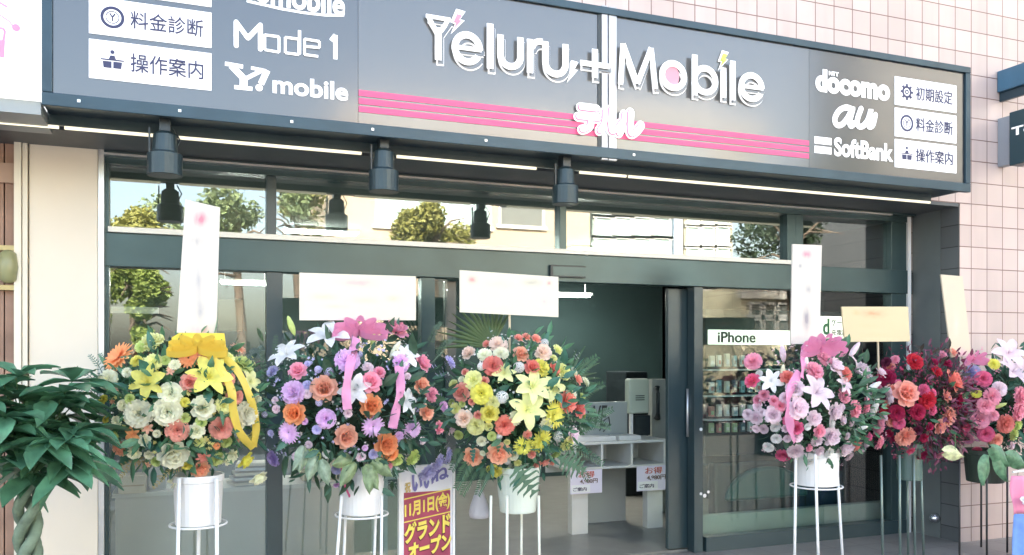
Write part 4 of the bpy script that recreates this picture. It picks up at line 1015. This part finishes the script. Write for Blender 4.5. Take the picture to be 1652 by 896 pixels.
# ---- B pink / lilac
Bs = Stand('flower_stand', 'mixed pink, lilac and orange flower stand with white lilies and a wide white card', 576, 660, 158, 128, -1.0)
Bs.core(); Bs.foliage(900, .08, GD); Bs.foliage(200, .12, (.05,.11,.06), 8, .93, .03, 'broad_leaves')
Bs.flowers([(465,575,'l','white',66),(532,547,'l','white',78),(572,630,'l','white',66),(651,648,'l','white',64),(653,577,'l','white',56),(470,526,'b','lime',42),(602,547,'b','lime',38),(637,565,'b','cream',44),
 (481,600,'r','pink',28),(523,628,'r','peach',36),(597,618,'r','pink',34),(474,634,'c','lilac',36),(560,583,'c','lilac',38),(646,587,'c','lilac',32),(679,588,'r','pink',28),(678,623,'r','peach',30),(696,637,'c','pink',28),
 (597,655,'r','orange',32),(477,667,'r','orange',32),(526,676,'c','lilac',36),(602,688,'g','lilac',38),(664,693,'g','lilac',34),(466,698,'g','lilac',38),(557,704,'r','peach',36),(621,716,'r','orange',34),(629,730,'r','orange',26),
 (686,666,'r','peach',26),(442,740,'c','purple',28),(637,537,'r','pink',38),(720,735,'c','lav',30),(690,760,'c','lav',32),(706,745,'c','lav',26),(706,690,'r','pink',20),(440,600,'c','lav',18),(505,735,'c','lime',24),(665,738,'c','lime',28),(640,742,'c','lime',20),(725,585,'c','lav',20)])
Bs.fill(36, [('c','lav'),('c','lilac'),('r','pale'),('o','lav'),('c','white'),('r','pink'),('c','pale')], 10, 17, seed=5, dist=.42)
Bs.florets(90, 'lav', .012, y0=-.6); Bs.florets(60, 'white', .010, 21, 1.15)
M_pr = mat('pink_ribbon', (.82,.34,.56), .4, trans=.3)
Bs.bow(575, 535, 88, 44, M_pr, loops=7)
Bs.ribbon([(572,545),(562,590),(556,630),(558,660)], 14, M_pr); Bs.ribbon([(640,590),(643,625),(636,660),(630,690)], 14, M_pr); Bs.ribbon([(548,745),(552,775),(562,800)], 4, mat('thin_ribbon', (.5,.08,.2), .4))
Bs.sprays([(600,720,560,655,-.38),(600,720,612,650,-.38),(590,722,640,660,-.38),(575,725,520,690,-.38),(605,720,650,690,-.38)], (.05,.07,.04), 'dark_blade_leaf', 8, .008, .02)
Bs.sprays([(430,640,420,560,-.1),(440,620,445,540,-.1),(690,560,712,520,-.05),(700,580,735,545,-.05),(425,660,405,600,-.1),(420,690,405,650,-.1)], (.06,.12,.08), 'statice_sprig', 12, .012, .03)
Bs.pot(546, 621, 750, 828, M_white, .88); Bs.legs(((551,544,-.16),(559,555,.10),(607,604,.10),(616,615,-.16)), M_white, 800, .0085, 829)
def vleaf(s, px, py, ang, ln, col, name='ivy_leaf', dy=-.3):
    q = P(px, py, s.Y+dy); mb = MB(); L_ = ln*s.k; ca, sa = math.cos(ang), math.sin(ang)
    def fn(u, v):
        sgn = v*2-1; w_ = L_*.34*math.sin(math.pi*min(1, .08+u*.92))**.8*(1 if u<.99 else .02); x = L_*u
        return q+Vector((x*ca-sgn*w_*sa, -.03*u+.03*abs(sgn), x*sa+sgn*w_*ca-.04*u*u))
    mb.quadgrid(fn, 6, 4); mb.build(name, mat('vleaf_%.3f'%col[1], col, .4, trans=.25, var=.4, vscale=25), s.t, True)
for a in ((575,748,-2.4),(588,752,-.9),(600,750,-1.7),(600,745,-.4),(570,745,2.9)): vleaf(Bs, a[0], a[1], a[2], 34, (.28,.38,.2))
for a in ((510,735,-2.0),(518,742,-1.2),(500,730,-2.6),(490,720,-1.8)): vleaf(Bs, a[0], a[1], a[2], 30, (.3,.4,.28))
Bs.card([(483,440),(671,446),(671,517),(483,517)], -1.08, [(.5,.82,.28,.16,(.82,.45,.42),.8),(.2,.5,.2,.12,(.55,.5,.35),.5),(.55,.45,.25,.14,(.6,.55,.4),.45),(.8,.5,.12,.12,(.5,.45,.3),.5),(.3,.3,.2,.1,(.6,.55,.4),.4),(.5,.02,.5,.14,(.85,.5,.55),.6)], (.86,.83,.74), [(577,516,577,590)])
# ---- C yellow coral
Cs = Stand('flower_stand', 'cream, yellow and coral flower stand with a wide card and palm leaves behind', 838, 652, 118, 116, -1.0)
Cs.core(); Cs.foliage(700, .08, GR); Cs.foliage(220, .10, GT, 8, .95, .1, 'broad_leaves')
Cs.flowers([(804,557,'c','wpeach',28),(757,571,'r','wpeach',22),(782,573,'c','cream',26),(808,571,'c','cream',22),(795,591,'c','coral',30),(839,573,'r','peach',24),(875,570,'r','wpeach',26),(813,604,'l','lemon',46),(837,593,'o','white',20),
 (857,594,'r','coral',24),(872,594,'c','yellow',28),(892,597,'r','coral',22),(908,601,'c','lemon',26),(764,614,'c','lemon',30),(746,633,'r','salmon',30),(777,635,'c','yellow',34),(810,641,'o','white',22),(857,626,'l','lemon',68),(890,628,'l','lemon',52),
 (848,662,'l','lemon',74),(919,636,'c','cream',28),(912,650,'r','coral',32),(930,661,'r','coral',26),(790,667,'r','yellow',28),(749,675,'r','wpeach',28),(768,687,'c','lemon',30),(814,686,'c','coral',30),(894,669,'g','yellow',44),(844,719,'g','yellow',32),
 (872,710,'g','yellow',44),(900,704,'o','white',18),(921,701,'r','pale',24),(914,714,'c','lemon',28),(805,729,'r','peach',34),(763,735,'r','peach',30),(798,757,'r','yellow',22),(830,675,'c','cream',22),(880,685,'c','cream',28),(795,650,'c','lemon',24),(828,735,'c','cream',18),(777,712,'c','cream',16)])
Cs.fill(38, [('c','lemon'),('c','cream'),('r','salmon'),('o','white'),('c','lime')], 10, 17, seed=6, region=.95, dist=.40)
Cs.florets(70, 'white', .010, 22, 1.05)
import itertools
def palm(s, px, py, angs, ln, col, dy):
    for i, a in enumerate(angs):
        mb = MB(); q = P(px, py, s.Y+dy); L_ = ln*s.k*random.uniform(.85,1.1); ca, sa = math.cos(a), math.sin(a)
        def fn(u, v):
            sg = v*2-1; w_ = .012*math.sin(math.pi*(.1+.88*u)); return q+Vector((L_*u*ca-sg*w_*sa, .02*abs(sg)+.05*u, L_*u*sa+sg*w_*ca-.05*u*u))
        mb.quadgrid(fn, 6, 2); mb.build('palm_blade', mat('palm_%.3f'%col[1], col, .4, trans=.3, var=.2), s.t, True)
palm(Cs, 795, 560, [math.radians(x) for x in range(62, 178, 8)], 92, (.14,.22,.10), .12)
palm(Cs, 915, 620, [math.radians(x) for x in range(8, 72, 9)], 82, (.06,.12,.06), .1)
Cs.sprays([(920,620,965,575,-.1),(925,650,975,620,-.1),(925,690,985,690,-.1),(900,720,975,750,-.15),(900,730,950,775,-.15),(760,740,735,790,-.15),(790,750,770,800,-.15),(750,720,728,760,-.1),(925,700,990,660,-.1),(740,660,705,690,-.1),(770,750,745,800,-.1)], (.05,.13,.07), 'fern_spray', 16, .01, .06)
Cs.pot(799, 872, 752, 825, mat('pale_green_pot', (.66,.72,.62), .4, var=.03), .8); Cs.legs(((792,791,-.14),(818,818,-.2),(841,841,.1),(869,870,-.12)), mat('cream_metal', (.72,.72,.62), .35), 800, .0085)
c_ = Cs.potc
def monstera(s, px, py, ln, ang, col, dy):
    q = P(px, py, s.Y+dy); L_ = ln*s.k; bm_ = MB(); ca, sa = math.cos(ang), math.sin(ang)
    def T(x, y): return q+Vector((x*ca-y*sa, -.02-.03*x/L_, x*sa+y*ca))*1
    for k in range(6):       # lobes each side with slits between
        for sg in (-1,1):
            x0 = L_*(.02+k*.15); W_ = L_*(.34,.46,.48,.42,.32,.18)[k]; x1 = x0+L_*.12
            p = [T(x0,0), T(x0+L_*.155,0), T(x0+L_*.16,sg*W_*.35), T(x0+L_*.17,sg*W_*.8), T(x0+L_*.2,sg*W_), T(x0+L_*.12,sg*W_*.85), T(x0+L_*.09,sg*W_*.4)]
            vs = [bm_.bm.verts.new(v) for v in p]; bm_.bm.faces.new(vs)
    bm_.build('monstera_leaf', mat('monstera', col, .35, trans=.2, var=.2), s.t)
monstera(Cs, 828, 752, 56, -.95, (.03,.12,.07), -.28); monstera(Cs, 900, 738, 50, -.5, (.03,.13,.09), -.2)
Cs.card([(742,436),(901,447),(901,512),(742,504)], -1.06, [(.12,.8,.08,.14,(.85,.3,.28),.9),(.4,.72,.25,.16,(.6,.58,.42),.4),(.72,.78,.18,.14,(.4,.38,.3),.55),(.9,.78,.05,.1,(.85,.3,.28),.7),(.85,.35,.06,.15,(.6,.45,.45),.5)], (.86,.83,.74), [(822,508,822,590)])
# ---- D pink
Ds = Stand('flower_stand', 'pink and white flower stand with a tall white vertical card, right of the doorway', 1320, 652, 116, 100, -1.0)
Ds.core(); Ds.foliage(700, .07, GR); Ds.foliage(200, .09, (.06,.13,.08), 8, .93, .03, 'broad_leaves')
Ds.flowers([(1263,571,'b','pale',36),(1215,584,'c','pink',28),(1215,616,'r','hot',26),(1244,616,'l','white',44),(1263,600,'b','cream',28),(1270,611,'r','coral',24),(1282,627,'r','pale',30),(1314,636,'l','pale',76),(1285,659,'r','pale',32),
 (1247,669,'r','pale',30),(1221,674,'r','pale',20),(1313,599,'c','pink',32),(1344,593,'r','pale',30),(1360,605,'r','coral',24),(1358,621,'l','pale',44),(1392,633,'l','pale',48),(1409,624,'b','white',38),(1411,658,'b','white',44),(1379,600,'l','pale',60),
 (1361,638,'c','pink',30),(1312,675,'r','pale',26),(1344,663,'r','pale',24),(1272,678,'r','hot',16),(1285,690,'r','hot',18),(1320,695,'r','pink',20),(1339,703,'r','pale',28),(1361,720,'r','pale',28),(1377,716,'r','coral',24),(1264,734,'c','hot',28),
 (1283,727,'c','pale',26),(1390,691,'b','white',26),(1415,687,'c','pink',24),(1399,705,'r','hot',13),(1417,714,'c','pink',20),(1300,588,'b','white',32),(1378,565,'b','pale',38),(1310,650,'b','pale',20),(1378,660,'c','pink',28),(1350,570,'b','pale',32),(1330,580,'c','pink',26),(1392,600,'c','pale',30),(1395,655,'c','pink',26)])
Ds.fill(38, [('c','pale'),('r','pale'),('c','white'),('r','pink'),('c','pale'),('c','white')], 11, 20, seed=8, dist=.38)
Ds.florets(60, 'pale', .011, 23)
Ds.bow(1312, 562, 90, 44, M_pr, loops=8); Ds.ribbon([(1282,600),(1266,632),(1264,665),(1268,690),(1275,712)], 13, M_pr); Ds.ribbon([(1290,562),(1288,585),(1286,610)], 12, M_pr)
Ds.pot(1281, 1353, 728, 782, M_white, .93); Ds.legs(((1284,1282,-.14),(1315,1320,-.22),(1349,1359,-.12)), M_white, 733, .010, 783)
Ds.card([(1279,394),(1326,396),(1322,556),(1276,555)], -1.07, [(.5,.9,.3,.08,(.8,.25,.32),.8),(.3,.78,.12,.05,(.3,.3,.32),.6),(.55,.55,.22,.1,(.4,.38,.38),.6),(.5,.25,.22,.2,(.3,.28,.3),.8)], (.84,.81,.79), [(1300,554,1300,610)])
# ---- E burgundy
Es = Stand('flower_stand', 'dark red and burgundy flower stand with a small wide cream card', 1492, 650, 92, 92, -.85)
Es.core(); Es.foliage(420, .07, (.06,.05,.04)); Es.foliage(900, .05, (.20,.05,.10), 8, 1.16, .02, 'burgundy_leaves'); Es.foliage(160,.07,GR,11,.95,.03,'broad_leaves')
Es.flowers([(1459,636,'r','salmon',38),(1533,617,'r','coral',34),(1528,672,'c','salmon',36),(1460,704,'c','salmon',34),(1430,610,'c','crim',30),(1475,584,'c','red',26),(1446,666,'c','crim',22),(1432,668,'c','red',22),(1495,646,'c','red',28),(1550,690,'c','hot',32),
 (1513,688,'r','salmon',22),(1570,650,'c','crim',28),(1490,630,'c','hot',20),(1568,605,'c','lav',28),(1545,648,'c','crim',24),(1480,665,'c','crim',24),(1510,600,'c','red',20),(1550,640,'c','pink',16)])
Es.fill(36, [('c','crim'),('c','pink'),('r','crim'),('c','burg'),('r','salmon'),('c','hot'),('c','hot')], 9, 19, seed=9)
Es.florets(110, 'crim', .012, 24); Es.florets(60, 'burg', .013, 25); Es.florets(25,'pink',.010,27)
M_gg = mat('grey_green_metal', (.18,.24,.22), .3, .4)
Es.pot(1447, 1488, 715, 774, mat('glassy_green_pot', (.08,.14,.12), .15, 0, .7), .95); Es.legs(((1421,1424,-.1),(1451,1452,-.16),(1464,1465,.1),(1474,1476,-.12),(1485,1490,0)), M_gg, 735, .010)
Es.card([(1358,495),(1465,495),(1468,551),(1363,552)], -.95, [(.45,.78,.3,.2,(.85,.35,.2),.7),(.2,.8,.1,.14,(.8,.4,.2),.5),(.4,.45,.3,.16,(.7,.5,.3),.6),(.5,.2,.4,.12,(.6,.5,.3),.6)], (.80,.69,.47), [(1416,550,1418,620)])
vleaf(Es, 1524, 730, 0, 36, (.7,.72,.4), 'pale_bract', -.3); MB().tube([P(1541,700,Es.Y-.3), P(1541,730,Es.Y-.3)], .003, 6).build('stem', mat('stem_g', (.1,.2,.08), .5), Es.t)
# ---- F pink mixed far right
Fs = Stand('flower_stand', 'pink lily and red flower stand with a slanting cream card at the right edge', 1628, 652, 92, 96, -.85)
Fs.core(); Fs.foliage(500, .08, GD); Fs.foliage(160, .1, GT, 8, .95, .05, 'broad_leaves')
Fs.flowers([(1625,572,'l','pale',58),(1630,603,'l','pale',64),(1603,588,'c','yellow',20),(1568,602,'c','lav',24),(1621,684,'c','coral',32),(1641,664,'c','pink',32),(1586,612,'c','hot',26),(1641,686,'c','lime',18),(1575,635,'c','yellow',14),(1581,677,'c','pink',28),
 (1590,700,'c','hot',26),(1612,655,'b','lime',24),(1645,640,'c','pink',34),(1600,640,'c','pink',28),(1612,628,'c','pale',24),(1634,700,'c','lime',20),(1606,710,'c','salmon',24),(1650,600,'l','pale',50),(1590,655,'c','pink',24)])
Fs.fill(38, [('c','pink'),('c','hot'),('r','pink'),('c','pale'),('c','pale'),('r','coral')], 11, 20, seed=10, dist=.38)
Fs.florets(60, 'pink', .011, 26)
for a in ((1600,722,-.6),(1610,730,-1.2),(1625,735,-.3),(1596,735,-2)): vleaf(Fs, a[0], a[1], a[2], 40, (.12,.26,.14))
M_dg = mat('dark_grey_metal', (.06,.06,.06), .4, .3)
Fs.pot(1557, 1622, 725, 777, mat('dark_olive_pot', (.045,.06,.045), .5), .85); Fs.legs(((1548,1548,-.14),(1583,1583,.1),(1592,1592,-.2),(1625,1625,-.12)), M_dg, 740, .008)
Fs.card([(1518,443),(1553,446),(1567,574),(1535,577)], -.92, [(.4,.85,.3,.1,(.8,.5,.4),.4),(.5,.4,.2,.3,(.7,.6,.5),.4),(.7,.05,.3,.1,(.8,.4,.5),.6)], (.80,.72,.60), [(1550,570,1565,625)])
Fs.bow(1556, 580, 50, 26, M_pr, loops=5)

# ---- plastic bag hanging from stand C
q = P(773, 800, -.85); bgm = MB(); k_ = DEP(773,-.85)/F
bgm.lathe((q.x, -.85, P(773,836,-.85).z), [(.02,0),(15*k_,.004),(17*k_,8*k_),(14*k_,22*k_),(9*k_,36*k_),(5*k_,46*k_)], 16)
o = bgm.build('carrier_bag', mat('white_plastic', (.75,.74,.78), .3, trans=.4, bump=.6, bscale=60), None, True); tag(o, 'small white plastic carrier bag hanging between the poster and flower stand', 'bag')
hd = MB(); zt3 = P(773,790,-.85).z
hd.tube([(q.x-.012,-.85,zt3-.01),(q.x-.004,-.85,zt3+.06),(q.x+.004,-.85,zt3+.06),(q.x+.012,-.85,zt3-.01)], .003, 6).build('handle', MATS['white_plastic'], o)

# ---- poster stand
PY = -.75
pa = P(644, 896, PY); pb = P(731, 896, PY)
ps = thing('poster_stand', 'white framed standing poster in maroon with yellow grand opening lettering', 'poster stand', (pa.x, PY, 0))
ztop = P(648, 755, PY).z; xa, xb = P(646,800,PY).x, P(731,800,PY).x
MB().box((xa, PY, .05), (xb, PY+.025, ztop-.0)).build('board', mat('poster_white', (.8,.8,.84), .4), ps, bevel=.004)
fr = MB(); fr.box((xa-.012, PY-.012, .02), (xa+.004, PY+.03, ztop+.01)); fr.box((xb-.006, PY-.012, .02), (xb+.01, PY+.03, ztop+.01)); fr.box((xa+.005, PY-.012, ztop-.004), (xb-.007, PY+.03, ztop+.01)); fr.build('frame', M_white, ps)
xc0, xc1 = xa+.022, xb-.02
z1 = P(690,793,PY).z
MB().box((xc0, PY-.003, .25), (xc1, PY-.0005, z1)).build('maroon_field', mat('maroon', (.36,.05,.10), .5, var=.15), ps)
M_yl = mat('poster_yellow', (.85,.68,.12), .5); M_bl = mat('poster_blue', (.18,.17,.42), .5)
def slant(o, c, k):    # lettering set rising to the right
    for v in o.data.vertices: v.co.z += (v.co.x-c)*k
w_ = xc1-xc0
def pt(body, f0, f1, py0, py1, m, bold=.03, k=.2, y=PY-.006, sh=.0, nm='lettering'):
    o = text_on(nm, body, xc0+w_*f0, xc0+w_*f1, P(690,py1,PY).z, P(690,py0,PY).z, y, m, ps, bold, sh); slant(o, (xc0+xc1)/2, k); return o
pt('いい', .18, .62, 762, 786, M_bl, .05); pt('ね', .62, .95, 758, 780, M_bl, .03)
pt('祝', .02, .14, 770, 786, mat('poster_gold', (.6,.45,.15), .5), .02)
ln = MB(); 
for pyy in (797, 834): zz = P(690,pyy,PY).z; ln.prism([(xc0,PY-.004,zz-.004-w_*.08),(xc1,PY-.004,zz-.004+w_*.08),(xc1,PY-.004,zz+.003+w_*.08),(xc0,PY-.004,zz+.003-w_*.08)], (0,-.002,0))
ln.build('rule', M_yl, ps)
pt('11月1日(金)', .02, .98, 802, 829, M_yl, .04)
pt('グランド', .02, .98, 838, 868, mat('poster_shadow', (.12,.02,.03), .5), .07, y=PY-.005); pt('グランド', .02, .98, 837, 866, M_yl, .05, y=PY-.010)
pt('オープン', .1, 1.0, 870, 896, MATS['poster_shadow'], .07, y=PY-.005); pt('オープン', .1, 1.0, 869, 894, M_yl, .05, y=PY-.010)

# ---- potted money tree at the left edge
pt_ = P(45, 700, -1.3); tY = -1.3
mt = thing('potted_plant', 'large leafy green potted tree with a braided trunk before the cream pillar', 'potted plant', (pt_.x, tY, 0))
kk = DEP(45, tY)/F
zt4 = P(45, 800, tY).z; zp = .42
for ph0 in range(3):
    pts = []
    for i in range(40):
        u = i/39; z = zp-.05+(zt4-zp+.15)*u; a = ph0*2.094+u*10; r_ = 11*kk+.01*u; pts.append((pt_.x+r_*math.cos(a), tY+r_*math.sin(a), z))
    MB().tube(pts, .034, 8, .024).build('trunk', mat('green_bark', (.16,.22,.15), .7, var=.35, vscale=20), mt, True)
MB().lathe((pt_.x, tY, 0), [(.13,0),(.14,.01),(.19,.38),(.205,.38),(.205,.42),(.18,.42),(.175,.39),(.01,.385)], 28).build('pot', M_white, mt)
g = random.Random(4)
lm = MB(); stm = MB()
top = Vector((pt_.x, tY, zt4+.08))
for i in range(56):
    # each stalk ends in a fan of drooping leaflets
    px, py = g.uniform(-40,150), g.uniform(600,775)
    if px > 120 and py > 760: continue
    if abs(px-55)/110+abs(py-690)/110 > 1.25: continue
    q = P(px, py, tY+g.uniform(-.3,.25)); stm.tube([top, top.lerp(q,.5)+Vector((0,0,.06)), q], .006, 5, .003)
    n = g.randint(5,7); yaw0 = g.uniform(0,6.28)
    outd = (q-top).normalized()
    for k in range(n):
        a = yaw0+k*6.283/n; d = (Vector((math.cos(a), math.sin(a)*.8, g.uniform(-.75,.05)))+outd*.5).normalized()
        L_ = g.uniform(.17,.27); W_ = L_*.46; sd_ = d.cross(Vector((0,0,1))).normalized(); nn = sd_.cross(d)
        rows = []
        for u, wd in ((0,.08),(.2,.55),(.45,1),(.7,.8),(.88,.4),(1,.03)):
            c_ = q+d*L_*u+Vector((0,0,-.25*L_*u*u)); c_ = c_+sd_*W_*.12*math.sin(u*4+k)
            rows.append([lm.bm.verts.new(c_-sd_*W_*wd*.5+nn*.022*wd), lm.bm.verts.new(c_-nn*.004), lm.bm.verts.new(c_+sd_*W_*wd*.5+nn*.022*wd)])
        for a_, b_ in zip(rows[:-1], rows[1:]):
            for j in range(2): lm.bm.faces.new([a_[j], a_[j+1], b_[j+1], b_[j]])
lm.build('leaves', mat('big_leaf', (.10,.25,.14), .3, var=.45, vscale=9, trans=.2), mt, True); stm.build('stalks', mat('stalk', (.08,.16,.07), .5), mt)

# ---- banner at the right edge
bY = -1.25
bn = thing('cloth_banner', 'pink and blue cloth banner hanging at the lower right edge', 'banner', (P(1650,896,bY).x, bY, 0))
def fold(px0, px1, pyt, pyb, m, nm, yo=0):
    p0 = P(px0,(pyt+pyb)/2,bY); p1 = P(px1,(pyt+pyb)/2,bY); z0, z1 = P(1645,pyb,bY).z, P(1645,pyt,bY).z; mb = MB()
    mb.quadgrid(lambda u, v: Vector((p0.x+(p1.x-p0.x)*u+.01*math.sin(v*7), bY+yo+.03*math.sin(u*14+v*2), z0+(z1-z0)*v)), 24, 8); o_ = mb.build(nm, m, bn, True)
    md = o_.modifiers.new('s','SOLIDIFY'); md.thickness = .003
fold(1636, 1720, 768, 830, mat('banner_pink', (.8,.28,.42), .7), 'pink_cloth'); fold(1640, 1720, 830, 1010, mat('banner_blue', (.16,.3,.68), .7, var=.25), 'blue_cloth')
fold(1641, 1665, 800, 812, M_white, 'white_mark', -.06)
MB().tube([P(1634,762,bY), P(1725,750,bY)], .008, 8).build('cross_pole', M_white, bn); MB().tube([(P(1722,762,bY).x, bY+.03, 0), (P(1722,762,bY).x, bY+.03, P(1722,740,bY).z)], .012, 8).build('pole', M_white, bn)
